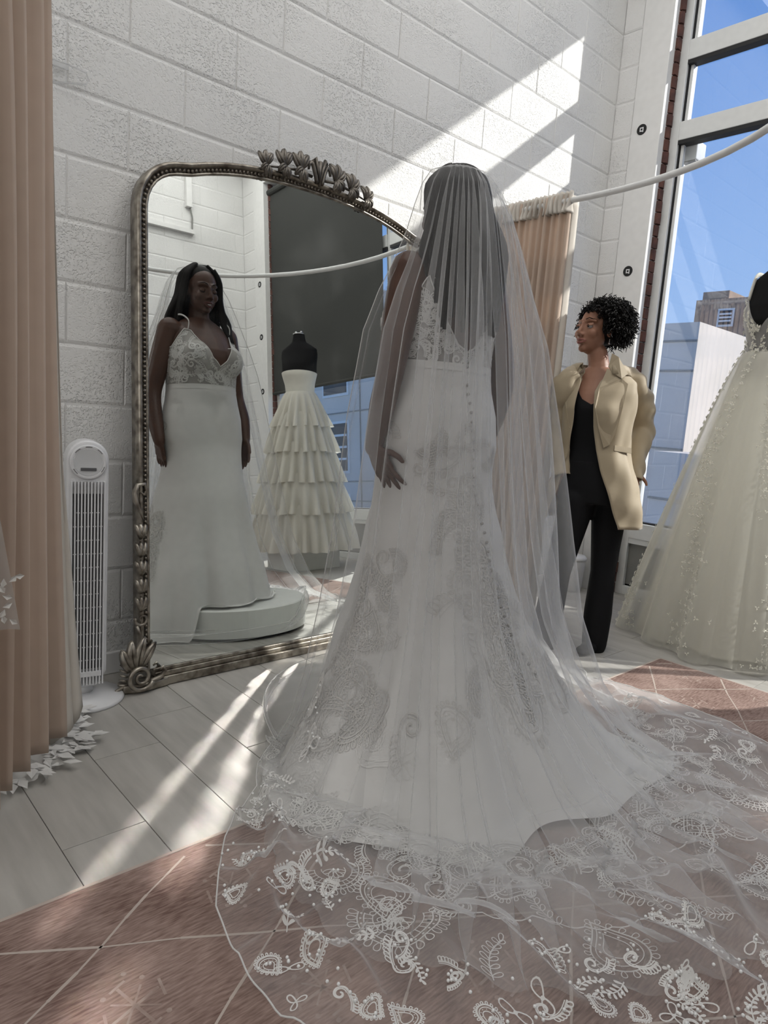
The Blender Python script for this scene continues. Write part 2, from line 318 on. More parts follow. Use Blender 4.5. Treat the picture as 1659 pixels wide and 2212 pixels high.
# wall with the mirror: Y = 0
wl = tag(MB().box((XF, .0, 0), (.35, .25, ZC)).build('wall_left', M['mortar']), kind='structure', label='white painted concrete block wall behind the mirror')
def pl_left(o, a, z, j): o.location = (a, j, z)
block_wall(wl, -4.45, 0, range(0, 20), pl_left)
far = MB()
for c in range(0, 21):
    x = X0+(BL/2 if c % 2 else 0)-BL*16
    while x < -4.45:
        a, b = max(x, XF), min(x+BL, -4.45); x += BL
        if b-a > .03:
            V, F = frustum(b-a, BH); far.add([(p[0]+a, p[1], p[2]+c*BH) for p in V], F)
tag(far.build('distant_blocks', M['block'], wl), kind='stuff')
tag(MB().box((-4.4, -.018, 0), (-.14, 0, .085)).build('baseboard_left', M['paint'], bevel=.004), kind='structure')
# window wall: X = 0, corner pier of block, smooth pier, brick reveal, then the window
wr_ = tag(MB().box((0, -.135, 0), (.35, .0, ZC)).build('wall_right', M['mortar']), kind='structure', label='white block pier and window wall')
def pl_right(o, a, z, j): o.location = (j, -a, z); o.rotation_euler = (0, 0, -PI/2)
for c in range(0, 20):
    o = bpy.data.objects.new('block', block_mesh(.128)); COL.objects.link(o); o.parent = wr_
    o.location = (RNG.normal(0, .0006), -.004, c*BH); o.rotation_euler = (0, 0, -PI/2)
JY = -.325                                   # edge of the pier = near side of the window opening
WY1 = -4.02                                  # far side of the opening
WX = .135                                    # plane of the glass
tag(MB().box((-.012, JY, 0), (.045, -.135, ZC)).build('trim_1', M['paint'], bevel=.003), kind='structure', label='smooth white pier beside the window')
tag(MB().box((-.012, WY1-.20, 0), (.045, WY1, ZC)).build('trim_2', M['paint'], bevel=.003), kind='structure', label='smooth white pier at the far side of the window')
wq = tag(MB().box((0, YC, 0), (.35, WY1-.20, ZC)).build('wall_right_end', M['mortar']), kind='structure')
for c in range(0, 20):
    o = bpy.data.objects.new('block', block_mesh(.22)); COL.objects.link(o); o.parent = wq
    o.location = (0, WY1-.205, c*BH); o.rotation_euler = (0, 0, -PI/2)
HEAD = 3.86
tag(MB().box((-.012, WY1, HEAD+.03), (.35, JY, ZC)).build('trim_3', M['paint'], bevel=.003), kind='structure', label='white lintel over the window')
# broken brick edge of the opening, both sides
bk = [mesh('brick', *(lambda m: (m.V, m.F))(MB().box((0, -.5, 0), (1, .5, 1)))) for _ in range(1)][0]
def brick_col(parent, y, sgn):
    z = .0; i = 0
    while z < HEAD:
        h = .066; w = .052+.008*random.random(); d = .026+.012*random.random()
        mb = MB(); n = 5; V = []
        prof = [(.0, 0), (w*.5, d*(.55+.5*random.random())), (w, d*(.3+.4*random.random()))]
        poly = [(.046, y+sgn*.012), (.046, y-sgn*.006-sgn*.012*random.random()), (.046+w*.35, y-sgn*d*(.4+.5*random.random())), (.046+w, y-sgn*d*.35), (.046+w, y+sgn*.012)]
        mb.extr(poly, z+.004, z+h, 2); mb.build('brick', M['brick'], parent); z += .07; i += 1
rev1 = tag(MB().box((.045, JY, 0), (.35, -.135, HEAD+.03)).build('reveal_near', M['mortar']), kind='structure', label='rough brick reveal of the window'); rev1.name = 'trim_4'
rev2 = tag(MB().box((.045, WY1-.2, 0), (.35, WY1, HEAD+.03)).build('trim_5', M['mortar']), kind='structure', label='rough brick reveal at the far side of the window')
brick_col(rev1, JY, 1); brick_col(rev2, WY1, -1)
# window: aluminium bars, panes, grey panel below
win = tag(MB().box((.095, JY-.062, 0), (.175, JY-.002, HEAD)).build('window_1', M['frame'], bevel=.004), kind='structure', label='tall white aluminium window with wide horizontal bars')
YF0, YF1 = JY-.060, WY1+.060
YM = -2.214; HM = .018                                  # the upright between the two bays
MB().box((.095, WY1+.002, 0), (.175, WY1+.062, HEAD)).build('upright', M['frame'], win, bevel=.004)
MB().box((.110, YM-HM, 0), (.155, YM+HM, HEAD)).build('upright', M['frame'], win, bevel=.004)
BARS = [(.0, .06), (.375, .478), (2.79, 2.895), (3.235, 3.345), (3.80, HEAD)]
for a, b in BARS:
    for (y0, y1) in ((YF0, YM+HM), (YM-HM, YF1)):
        o = MB().box((.095, y1, a), (.172, y0, b)).build('crossbar', M['frame'], win, bevel=.004)
        if a > 2: MB().box((.098, y1+.004, a-.022), (.160, y0-.004, a)).build('gasket', M['gasket'], o)
        else: MB().box((.120, y1+.004, b), (.160, y0-.004, b+.010)).build('gasket', M['gasket'], o)
for (z0, z1) in ((.478, 2.79), (2.895, 3.235), (3.345, 3.80)):
    for (y0, y1) in ((YF0, YM+HM), (YM-HM, YF1)):
        MB().add([(WX, y0, z0), (WX, y1, z0), (WX, y1, z1), (WX, y0, z1)], [(0, 1, 2, 3)]).build('pane', M['glass'], win)
        MB().box((.115, y0-.009, z0), (.160, y0+.001, z1)).build('gasket', M['gasket'], win)
        MB().box((.126, y0-.030, z0), (.150, y0-.012, z1)).build('glazing_bead', M['frame'], win)
for (y0, y1) in ((YF0, YM+HM), (YM-HM, YF1)):
    MB().box((.12, y1, .06), (.15, y0, .375)).build('lower_panel', M['panel'], win)
    MB().box((.10, y1+.002, .342), (.125, y0-.002, .375)).build('panel_bead', M['frame'], win)
# roller shade over the far bay
sh = empty('roller_shade', (.06, -3.1, 3.8), 'dark grey roller shade pulled halfway down over the window in the mirror', 'shade')
MB().box((0, -.93, -2.10), (.004, .850, 0)).build('cloth', M['shade'], sh)
MB().tube([(0.0, -.94, -2.11), (0.0, .855, -2.11)], .016, 10).build('hem_bar', M['shade'], sh)
MB().tube([(0.0, -.95, .0), (0.0, .865, .0)], .035, 12).build('roller', M['shade'], sh)
# wall across the room (seen in the mirror), end wall behind the camera, ceiling
wc = tag(MB().box((XF, YC-.25, 0), (.35, YC, ZC)).build('wall_back', M['mortar']), kind='structure', label='white block wall across the room, seen in the mirror')
def pl_back(o, a, z, j): o.location = (-a, YC+j, z); o.rotation_euler = (0, 0, PI)
block_wall(wc, .0, 2.6, range(4, 21), pl_back, phase=.11)
tag(MB().box((XF-.2, YC, 0), (XF, 0, ZC)).build('wall_far', M['paint']), kind='structure')
tag(MB().box((XF, YC, ZC), (.35, .25, ZC+.15)).build('ceiling', M['ceiling']), kind='structure')
# floor boards
fl = tag(MB().box((XF, YC-.1, -.06), (.3, .1, -.008)).build('floor', M['mortar']), kind='structure', label='pale whitewashed plank floor')
PW = .2003; PL = 1.22
pm = {}
def plank(x, ya, yb):
    k = round(yb-ya, 3)
    if k not in pm:
        w, l, g = PW, yb-ya, .0009
        V = [(g, g, -.008), (w-g, g, -.008), (w-g, l-g, -.008), (g, l-g, -.008), (g, g, -.0006), (w-g, g, -.0006), (w-g, l-g, -.0006), (g, l-g, -.0006),
             (g*2.2, g*2.2, 0), (w-g*2.2, g*2.2, 0), (w-g*2.2, l-g*2.2, 0), (g*2.2, l-g*2.2, 0)]
        F = [(0, 1, 5, 4), (1, 2, 6, 5), (2, 3, 7, 6), (3, 0, 4, 7), (4, 5, 9, 8), (5, 6, 10, 9), (6, 7, 11, 10), (7, 4, 8, 11), (8, 9, 10, 11)]
        me = mesh('plank', V, F); me.materials.append(M['plank']); pm[k] = me
    return pm[k]
OFF = {0: -.985, 1: -.62, 2: -.44, 3: -.80, -1: -.25}
far = MB()
for c in range(-24, 19):
    x = -3.5535+PW*c
    if x > .1: continue
    y = OFF.get(c, -.2-((c*.47) % 1.0)*PL)
    while y < 0: y += PL
    while y > YC:
        a, b = max(y-PL, YC), min(y, 0.0); y -= PL
        if b-a < .02: continue
        if x > -4.2:
            o = bpy.data.objects.new('plank', plank(x, a, b)); COL.objects.link(o); o.parent = fl; o.location = (x, a, 0)
        else:
            me = plank(x, a, b); far.add([(v.co.x+x, v.co.y+a, v.co.z) for v in me.vertices], [tuple(p.vertices) for p in me.polygons])
tag(far.build('distant_planks', M['plank'], fl), kind='stuff')
# black round stickers with a white square letter on the smooth piers
def sticker(y, z, label):
    s = empty('round_sticker', (-.0125, y, z), label, 'sticker', 'round stickers on the piers')
    MB().lathe([(.031, 0), (.031, .0016)], n=28).build('disc', M['black'], s, rot=(0, -PI/2, 0))
    mb = MB()
    for a, b in (((-.012, -.012), (.012, -.006)), ((-.012, .006), (.012, .012)), ((-.012, -.006), (-.006, .006)), ((.006, -.006), (.012, .006)), ((-.012, -.016), (-.006, -.012))):
        mb.box((-.0024, a[0], a[1]), (-.0014, b[0], b[1]))
    mb.build('letter', M['white_plastic'], s)
sticker(-.205, 2.861, 'black round sticker with white square letter on the pier, above the curtain rail')
sticker(-.223, 2.035, 'black round sticker with white square letter on the pier, above the curly hair')
sticker(WY1-.11, 2.86, 'upper black round sticker on the pier seen in the mirror')
sticker(WY1-.10, 2.30, 'middle black round sticker on the pier seen in the mirror')
sticker(WY1-.10, 1.72, 'lower black round sticker on the pier seen in the mirror')
# pipe, hook and cable on the wall across the room
sp = empty('wall_bracket', (-.66, YC, 3.6), 'white shelf rail with bracket on the wall seen in the mirror', 'bracket')
MB().box((-.03, 0.006, 0), (.03, .05, .42)).build('upright', M['paint'], sp)
MB().box((-1.3, 0.006, -.27), (.05, .05, -.23)).build('rail', M['paint'], sp)
MB().tube([(.02, .02, 0), (.035, .03, -.1), (.03, .03, -.23)], .008, 6).build('cable', M['panel'], sp)
# old fixing holes in the painted wall
for (x_, z_) in ((-3.335, 1.598), (-3.345, 1.463), (-3.333, 1.455), (-3.365, 1.470)):
    MB().lathe([(.0042, 0), (.0030, .0012)], n=10).build('fixing_hole', M['black'], wl, loc=(x_, -.0040, z_), rot=(PI/2, 0, 0))
# ------------------------------------------------------------------ the big leaning mirror
TH = .065
mir = empty('floor_mirror', (-2.32, -.2, 0), 'huge leaning floor mirror with ornate antique silver frame', 'mirror'); mir.rotation_euler = (-TH, 0, 0)
MC, MHW = .03, .718                          # centre line and half width of the glass
def arch(u): return 1.940-.195*(u-MC)**2-.25*(u-MC)**4
def inner_path():
    pts = [(MC-MHW, .065)]
    for w in np.linspace(.3, 1.66, 8): pts.append((MC-MHW, w))
    # rounded shoulder
    r = .14; cu = MC-MHW+r; cw = arch(cu)-r*.98
    for a in np.linspace(PI, PI/2+.12, 9): pts.append((cu+r*math.cos(a), cw+r*math.sin(a)))
    us = np.linspace(cu+.03, MC, 12)
    for u in us: pts.append((u, arch(u)))
    L = pts; R = [(2*MC-u, w) for u, w in L[:-1]][::-1]
    return np.array(L+R)
IP = inner_path()
def resample(p, step):
    d = np.r_[0, np.cumsum(np.linalg.norm(np.diff(p, axis=0), axis=1))]; n = max(2, int(round(d[-1]/step))+1); s = np.linspace(0, d[-1], n)
    return np.stack([np.interp(s, d, p[:, k]) for k in range(p.shape[1])], 1)
IP = resample(IP, .03)
def sweep(path, prof):                        # prof: (distance outwards from the glass edge, height towards the room)
    t = np.gradient(path, axis=0); t /= np.linalg.norm(t, axis=1)[:, None]; nrm = np.stack([-t[:, 1], t[:, 0]], 1)
    G = []
    for p, n in zip(path, nrm): G.append([(p[0]+n[0]*q, -h, p[1]+n[1]*q) for q, h in prof])
    return G
gl = [(p[0], 0., p[1]) for p in IP]
MB().add([(p[0], -.001, p[2]) for p in gl], [tuple(range(len(gl)))[::-1]]).build('mirror_glass', M['mirror'], mir)
MB().add([(p[0], .012, p[2]) for p in gl], [tuple(range(len(gl)))]).build('backing', M['silver_d'], mir)
MB().grid(sweep(IP, [(-.002, 0), (-.002, .007), (.003, .010), (.007, .007)])).build('inner_lip', M['silver'], mir, smooth=True)
fr = MB().grid(sweep(IP, [(.006, .0), (.006, .006), (.021, .006), (.022, .012), (.028, .021), (.035, .023), (.040, .016), (.043, .004), (.044, -.032), (.0, -.032)])).build('frame', M['silver'], mir, smooth=True)
bd = mesh('bead', *(lambda m: (m.V, m.F))(MB().sphere((0, 0, 0), .0062, 8, 6)), smooth=True); bd.materials.append(M['silver'])
BP = resample(IP, .0166); t_ = np.gradient(BP, axis=0); t_ /= np.linalg.norm(t_, axis=1)[:, None]
for p, t in zip(BP[1:-1], t_[1:-1]):
    o = bpy.data.objects.new('bead', bd); COL.objects.link(o); o.parent = fr; o.location = (p[0]-t[1]*.0135, -.009, p[1]+t[0]*.0135)
# base rail, stepped, and its end blocks
b = MB(); b.box((-.66, .03, 0), (.72, -.028, .032)); b.box((-.67, .03, .032), (.73, -.016, .050)); b.box((-.675, .03, .050), (.735, -.008, .064))
b.build('base_rail', M['silver'], mir, bevel=.004)
for s in (-1, 1):
    c = MC+s*.74
    pl = [(c-.085, .03), (c-.085, -.030), (c-.04, -.046), (c+.01, -.048), (c+.05, -.040), (c+.085, -.034), (c+.085, .03)]
    MB().extr(pl, 0, .030, 2).build('base_block', M['silver'], mir, bevel=.005)
def orn(name, pts, rad, h0=.018, m='silver', flat=.8, n=8, par=None):   # raised ornament along a line in the mirror's plane
    k = len(pts); rs = rad if hasattr(rad, '__len__') else [rad]*k
    return MB().tube([(p[0], -(p[2] if len(p) > 2 else h0), p[1]) for p in pts], rs, n, flat=flat).build(name, M[m], par or mir, smooth=True)
def spiral(c, r0, r1, a0, a1, n=34):
    return [(c[0]+(r0+(r1-r0)*i/(n-1))*math.cos(a0+(a1-a0)*i/(n-1)), c[1]+(r0+(r1-r0)*i/(n-1))*math.sin(a0+(a1-a0)*i/(n-1))) for i in range(n)]
def leaf(base, ang, L, W, curl=0., ribs=3, h=.020, m='silver_d', name='leaf'):
    mb = MB(); n = 9
    for r in range(ribs):
        off = (r-(ribs-1)/2)/max(1, (ribs-1)/2) if ribs > 1 else 0
        P = []; R = []
        for i in range(n):
            t = i/(n-1); a = ang+curl*t; wv = W*.42*off*math.sin(PI*min(1, t*.92+.06))
            x = base[0]+L*t*math.cos(ang+curl*t*.5)-wv*math.sin(a); y = base[1]+L*t*math.sin(ang+curl*t*.5)+wv*math.cos(a)
            P.append((x, -(h+.012*math.sin(PI*t)-.004*abs(off)), y)); R.append(max(.0008, W*.30*math.sin(PI*(t*.70+.12))**.7*(1 if i < n-1 else .45)))
        mb.tube(P, R, 7, flat=.8)
    return mb.build(name, M[m], mir, smooth=True)
def both(fn):
    for s in (-1, 1): fn(s)
def crest(s):
    U = lambda d: MC+s*d
    A = lambda a: a if s > 0 else PI-a
    for (d, dz, L, W) in ((.085, .045, .070, .056), (.165, .034, .066, .052), (.250, .012, .058, .044)):
        b0 = (U(d), arch(U(d))+.040+dz*.6)
        for a, c in ((.45, .7), (1.0, .8), (1.65, .7)): leaf(b0, A(a), L*.98, W*.50, s*c*1.2, 3, .026)
        for a, c in ((-.35, -.6), (-.95, -.7), (-1.55, -.6)): leaf(b0, A(a), L*.72, W*.42, s*c*1.2, 3, .034)
    orn('stem', [(U(.03), arch(MC)+.055, .016), (U(.10), arch(MC)+.060, .02), (U(.18), arch(MC)+.048, .02), (U(.27), arch(MC)+.030, .016)], [.008, .007, .006, .003], m='silver_d')
    orn('volute', [(U(.012), arch(MC)+.03)]+[(U(.012+.030*t), arch(MC)+.03+.075*math.sin(t*1.5)) for t in np.linspace(.1, 1, 9)]+[(U(.052), arch(MC)+.095), (U(.055), arch(MC)+.075)], [.010]*10+[.008, .006], .028, 'silver_d')
both(crest)
orn('fleuron', [(MC, arch(MC)+.02), (MC-.004, arch(MC)+.07), (MC, arch(MC)+.115)], [.007, .010, .014], .03, 'silver_d')
for s in (-1, 1): orn('fleuron_petal', [(MC, arch(MC)+.03), (MC+s*.012, arch(MC)+.085), (MC+s*.026, arch(MC)+.125), (MC+s*.038, arch(MC)+.110)], [.006, .009, .011, .006], .032, 'silver_d')
def side(s):
    U = lambda d: MC+s*d                      # distance from the centre line; the frame runs at about .745
    A = lambda a: a if s > 0 else PI-a
    e = .752
    # S scroll on top of the drop
    sp = [(U(e-.006), .625)]+[(U(e+x), w) for x, w in ((.006, .66), (.020, .69), (.024, .72), (.012, .748), (-.012, .750), (-.020, .728), (-.010, .712), (.002, .722))]
    orn('scroll', sp, [.004, .009, .012, .012, .010, .009, .007, .006, .004], .022)
    for k in range(5):                        # falling husks
        w0 = .555-.066*k
        for a in (1.05, 1.57, 2.1): leaf((U(e+.004), w0), a, .056, .034, (1.57-a)*.75, 1, .020, 'silver', 'husk')
    sc = spiral((U(e+.002), .268), .006, .026, A(0.3), A(0.3)+(-s)*(-1)*1.0*(2*PI*1.05), 26) if False else None
    c = (U(e), .262); n = 26
    pts = [(c[0]+s*(.005+.021*i/(n-1))*math.cos(-1.0+i/(n-1)*7.6), c[1]+(.005+.021*i/(n-1))*math.sin(-1.0+i/(n-1)*7.6)) for i in range(n)]
    orn('scroll', pts, [.004+.004*i/(n-1) for i in range(n)], .022)
    orn('stem', [(U(e+.020), .240), (U(e+.004), .205), (U(e-.002), .165), (U(e+.002), .130)], [.007, .006, .005, .007], .022)
    orn('scroll', [(U(e+.004), .150), (U(e+.030), .148), (U(e+.042), .128), (U(e+.030), .105), (U(e+.020), .08)], [.004, .006, .006, .005, .007], .020)
    for a, L in ((1.25, .13), (1.6, .155), (1.95, .165), (2.3, .15)):     # acanthus fan
        leaf((U(e+.028-(a-1.2)*.016), .070), a-.55 if s > 0 else PI-(a-.55), L*.78, .044, s*.8, 2, .020, 'silver', 'acanthus')
    c = (U(e+.018), .058); n = 40
    pts = [(c[0]-s*(.006+.044*i/(n-1))*math.cos(.6+i/(n-1)*11.5), c[1]+(.006+.044*i/(n-1))*math.sin(.6+i/(n-1)*11.5)) for i in range(n)]
    orn('big_scroll', pts, [.005+.007*i/(n-1) for i in range(n)], .052)
    for k in range(7):
        a = 1.6+k*.26; q = (c[0]-s*.058*math.cos(a+1.2), c[1]+.058*math.sin(a+1.2))
        leaf((U(e+.05), .030+.014*k), A(.15+.12*k), .036, .018, 0, 1, .016, 'silver', 'leaf_tip')
    orn('foot_scroll', [(U(e-.01), .028), (U(e-.04), .030), (U(e-.07), .040), (U(e-.085), .060), (U(e-.075), .075), (U(e-.062), .066)], [.010, .012, .011, .009, .007, .004], .030)
    orn('toe', [(U(e+.03), .020), (U(e+.07), .026), (U(e+.10), .012)], [.008, .010, .006], .02)
both(side)

# added narrow area lamps at the glass stand in for sun reflected by the mirror
mn = Vector((0, -math.cos(TH), math.sin(TH))); refl = SUN_DIR-2*SUN_DIR.dot(mn)*mn
bh = Vector((-refl.y, refl.x, 0)).normalized()
def beam(xa, xb, wa, wb):
    w = (xb-xa)*abs(bh.x); h = (wb-wa)*math.cos(math.asin(-refl.z)); l = bpy.data.lights.new('mirror_sun_stand_in', 'AREA'); l.shape = 'RECTANGLE'; l.size = w; l.size_y = h
    l.spread = math.radians(2.2); l.energy = w*h*sd.energy*1.35; l.color = sd.color
    o = bpy.data.objects.new('mirror_sun_stand_in', l); COL.objects.link(o)
    p = Vector((-2.32, -.2, 0))+Vector((1, 0, 0))*((xa+xb)/2+2.32)+Vector((0, math.sin(TH), math.cos(TH)))*((wa+wb)/2)+mn*.012
    up = bh.cross(refl); up = up if up.z > 0 else -up
    z = -refl; x = up.cross(z).normalized(); up = z.cross(x)
    o.matrix_world = Matrix(((x.x, up.x, z.x, p.x), (x.y, up.y, z.y, p.y), (x.z, up.z, z.z, p.z), (0, 0, 0, 1)))
for k in range(8): beam(-2.500, -2.432, .06+.095*k, .155+.095*k)                     # the slit between shade and upright, lower pane
for k in range(3): beam(-2.500, -2.432, .95+.085*k, 1.035+.085*k)                    # the same slit, middle pane
for k, w in enumerate((.045, .05, .06, .085, .12, .16, .19, .20)): beam(-2.345, -2.345+w, .06+.095*k, .155+.095*k)     # past the upright, lamp widths set to imitate the assistant's shadow
for k in range(3): beam(-2.345, -2.10, .95+.085*k, 1.035+.085*k)
# ------------------------------------------------------------------ rug
RX0, RX1, RY0, RY1 = -4.75, -.925, -3.55, -1.150
rug = empty('area_rug', ((RX0+RX1)/2, (RY0+RY1)/2, 0), 'faded rose rug with cream diamond lattice under the gown train', 'rug')
ox, oy = (RX0+RX1)/2, (RY0+RY1)/2
MB().box((RX0-ox, RY0-oy, 0), (RX1-ox, RY1-oy, .007)).build('pile', M['rug'], rug, bevel=.003)
MB().box((RX0-ox, RY1-oy, 0), (RX1-ox, RY1-oy+.010, .006)).build('binding', M['rugline'], rug, bevel=.002)
MB().box((RX1-ox, RY0-oy, 0), (RX1-ox+.010, RY1-oy, .006)).build('binding', M['rugline'], rug, bevel=.002)
HX, HY, NX, NY = .2825, .170, -3.589, -1.327
zr = .0074
def strip(mb, a, b, w):
    a = Vector((*a, 0)); b = Vector((*b, 0)); t = (b-a).normalized(); n = Vector((-t.y, t.x, 0))*w/2
    mb.add([(a+n)+Vector((-ox, -oy, zr)), (b+n)+Vector((-ox, -oy, zr)), (b-n)+Vector((-ox, -oy, zr)), (a-n)+Vector((-ox, -oy, zr))], [(3, 2, 1, 0)])
for s in (1, -1):
    for k in range(-14, 30):
        x0, x1 = RX0+.02, RX1-.02; c = NY+k*2*HY
        f = lambda x: c+s*(x-NX)*HY/HX
        xs = [x for x in np.linspace(x0, x1, 200) if RY0+.02 < f(x) < RY1-.02]
        if len(xs) < 3: continue
        mb = MB(); seg = np.linspace(xs[0], xs[-1], 24)
        wob = [.004*math.sin(9*x+k*1.7)+.003*math.sin(23*x+k) for x in seg]
        for i in range(23): strip(mb, (seg[i], f(seg[i])+wob[i]), (seg[i+1], f(seg[i+1])+wob[i+1]), .0052+.0014*math.sin(i*2.3+k))
        mb.build('lattice_line', M['rugline'], rug)
def motif():
    mb = MB()
    for a, b, w in (((-.07, -.012), (.075, .010), .009), ((0.01, -.075), (-.008, .08), .009), ((-.045, .045), (.05, -.045), .006), ((-.045, -.04), (.045, .05), .006),
                    ((-.09, -.03), (-.07, .03), .008), ((.075, -.025), (.09, .035), .008), ((-.03, .08), (.02, .092), .008), ((-.025, -.09), (.03, -.08), .008)):
        a = (a[0]+ox, a[1]+oy); b = (b[0]+ox, b[1]+oy); strip(mb, a, b, w)
    for (x, y) in ((-.05, .075), (.06, .07), (-.06, -.07), (.055, -.075), (-.02, -.11), (.03, .115)):
        mb.add([(x+.008*math.cos(2*PI*k/7), y+.008*math.sin(2*PI*k/7), zr) for k in range(7)], [tuple(range(7))])
    me = mesh('woven_motif', mb.V, mb.F); me.materials.append(M['rugmotif']); return me
wm = motif()
wm.transform(Matrix.Diagonal((.66, .66, 1, 1)))
for i in range(-6, 12):
    for j in range(-15, 3):
        if (i+j) % 2 == 0: continue
        x, y = NX+i*HX, NY+j*HY
        if RX0+.1 < x < RX1-.09 and RY0+.1 < y < RY1-.07:
            o = bpy.data.objects.new('woven_motif', wm); COL.objects.link(o); o.parent = rug; o.location = (x-ox, y-oy, 0); o.rotation_euler = (0, 0, random.uniform(-.15, .15))
# ------------------------------------------------------------------ pedestal the bride stands on
PC = Vector((-2.25, -.89, 0)); PR = .36; PH = .15
pd = empty('round_pedestal', PC, 'low round white pedestal under the bridal gown, seen in the mirror', 'pedestal')
MB().lathe([(PR-.02, .012), (PR, .016), (PR, PH-.006), (PR-.006, PH)], n=72).build('drum', M['pedestal'], pd, smooth=False)
MB().lathe([(PR-.03, 0), (PR-.03, .013)], n=48).build('plinth', M['gasket'], pd)
# ------------------------------------------------------------------ tower fan
FX, FY = -3.235, -.185
fan = empty('tower_fan', (FX, FY, 0), 'white tower fan with round dial beside the peach curtain', 'fan', rz=math.radians(-12))
MB().lathe([(.130, 0), (.132, .006), (.126, .014), (.06, .024), (.045, .03)], n=48).build('base', M['white_plastic'], fan, smooth=True)
MB().lathe([(.028, .026), (.026, .07)], n=20).build('neck', M['white_plastic'], fan, smooth=True)
fw, fz0, fz1 = .064, .062, .905
def fan_outline(w, z0, z1, rb):
    p = [(-w+rb*.6, z0), (w-rb*.6, z0), (w, z0+rb)]
    for a in np.linspace(0, PI, 17): p.append((w*math.cos(a), z1-w+w*math.sin(a)*1.0))
    p.append((-w, z0+rb)); return p
MB().extr(fan_outline(fw, fz0, fz1, .05), -.055, .055, 1).build('body', M['white_plastic'], fan, bevel=.012, seg=3)
MB().extr([(-.046, .13), (.046, .13), (.046, .73), (-.046, .73)], -.0565, -.050, 1).build('dark_slot', M['grey_plastic'], fan)
for k in range(11):
    x = -.050+.0100*k
    MB().box((x-.0021, -.066, .075), (x+.0021, -.055, .770)).build('grille_bar', M['white_plastic'], fan)
for k in range(12):
    for j in range(5):
        x = -.040+.0200*j+(.0100 if k % 2 else 0)
        if x < .045: MB().box((x-.0050, -.062, .16+k*.046), (x+.0050, -.056, .163+k*.046)).build('grille_tie', M['white_plastic'], fan)
MB().box((-.045, -.068, .105), (.045, -.058, .122)).build('lower_band', M['white_plastic'], fan)
dl = MB().lathe([(.055, 0), (.057, .005), (.053, .010), (.047, .007)], n=40).build('dial', M['white_plastic'], fan, smooth=True, loc=(0, -.055, .834), rot=(PI/2, 0, 0))
MB().lathe([(.047, .006), (.043, .0095)], n=36).build('dial_glass', M['clear'], dl)
MB().box((-.024, -.028, .010), (.024, -.018, .0125)).build('display', M['grey_plastic'], dl, bevel=.003)
for a in (.6, 1.35, 2.1, 3.6, 5.6):
    MB().tube([(.050*math.cos(a+t), .050*math.sin(a+t), .0088) for t in (0, .2, .4)], .0012, 5).build('dial_mark', M['grey_plastic'], dl)
# ------------------------------------------------------------------ curtain rail: a U around the fitting area
ZR = 2.085
rl = empty('curtain_rail', (-2.33, 0, ZR), 'white bent curtain rail curving across the room in front of the window', 'rail')
pts = []
for y in (-.01, -.2, -.4, -.6): pts.append((1.10, y, 0))
for a in np.linspace(0, PI, 30): pts.append((1.10*math.cos(a), -.72-1.22*math.sin(a), 0))
for y in (-.6, -.4, -.2, -.01): pts.append((-1.10, y, 0))
MB().tube(pts, .0135, 12).build('tube', M['rail'], rl, smooth=True)
for s in (-1, 1): MB().lathe([(.03, 0), (.03, .006), (.018, .012), (.018, .03)], n=20).build('flange', M['rail'], rl, loc=(s*1.10, -.003, 0), rot=(PI/2, 0, 0), smooth=True)
for y in (-.80, -.84): MB().sphere((1.10-.013, y, 0.002), .0045, 6, 4).build('screw', M['black'], rl)
# ------------------------------------------------------------------ curtains
def drape(name, label, path, ztop, zbot, folds, amp, m, header=True, flare=None, seed=1, nz=46, par=None, gather=0.):
    """cloth hanging along a plan path: fold depth 'amp', sharp at the top, softer below"""
    rg = np.random.default_rng(seed); n = folds*10
    p = np.array(path, float); d = np.r_[0, np.cumsum(np.linalg.norm(np.diff(p, axis=0), axis=1))]; s = np.linspace(0, 1, n)
    base = np.stack([np.interp(s*d[-1], d, p[:, k]) for k in range(2)], 1)
    t = np.gradient(base, axis=0); t /= np.linalg.norm(t, axis=1)[:, None]; nr = np.stack([-t[:, 1], t[:, 0]], 1)
    ph = np.cumsum(rg.uniform(.75, 1.25, n)); ph = ph/ph[-1]*folds*2*PI
    zz = np.linspace(0, 1, nz); G = np.zeros((nz, n, 3))
    a2 = rg.uniform(-1, 1, 6)
    for i, z in enumerate(zz):
        top = math.exp(-z*18)
        w = amp*(1-.35*top)*(.75+.5*z)*(np.sin(ph)+.30*np.sin(2*ph+1.3+z)+.25*np.sin(.5*ph+2*z+a2[0]))
        w = w*(1+.25*np.sin(3*z+ph*.2+a2[1]))
        lat = .4*amp*np.sin(.9*ph+3*z+a2[2])*z
        sp = 1+(flare or 0)*z
        c = base.mean(0); q = (base-c)*sp+c
        G[i, :, 0] = q[:, 0]+nr[:, 0]*w+t[:, 0]*lat; G[i, :, 1] = q[:, 1]+nr[:, 1]*w+t[:, 1]*lat; G[i, :, 2] = ztop+(zbot-ztop)*z
    return G
def curtain(name, label, G, m, origin, header=None):
    o = empty(name, origin, label, 'curtain'); P = G-np.array(origin)
    c = link('panel', gridmesh('panel', P), m, o); sol = c.modifiers.new('thick', 'SOLIDIFY'); sol.thickness = .0018
    return o
# left, peach, close to the camera's left edge
Gl = drape('', '', [(-3.97, -1.03), (-3.74, -.84), (-3.54, -.62), (-3.437, -.480)], ZR+.05, .045, 9, .027, None, flare=.02, seed=4, nz=60)
cl = curtain('curtain', 'tall peach curtain hanging at the left beside the tower fan', Gl, M['peach'], (-3.6, -.7, 0))
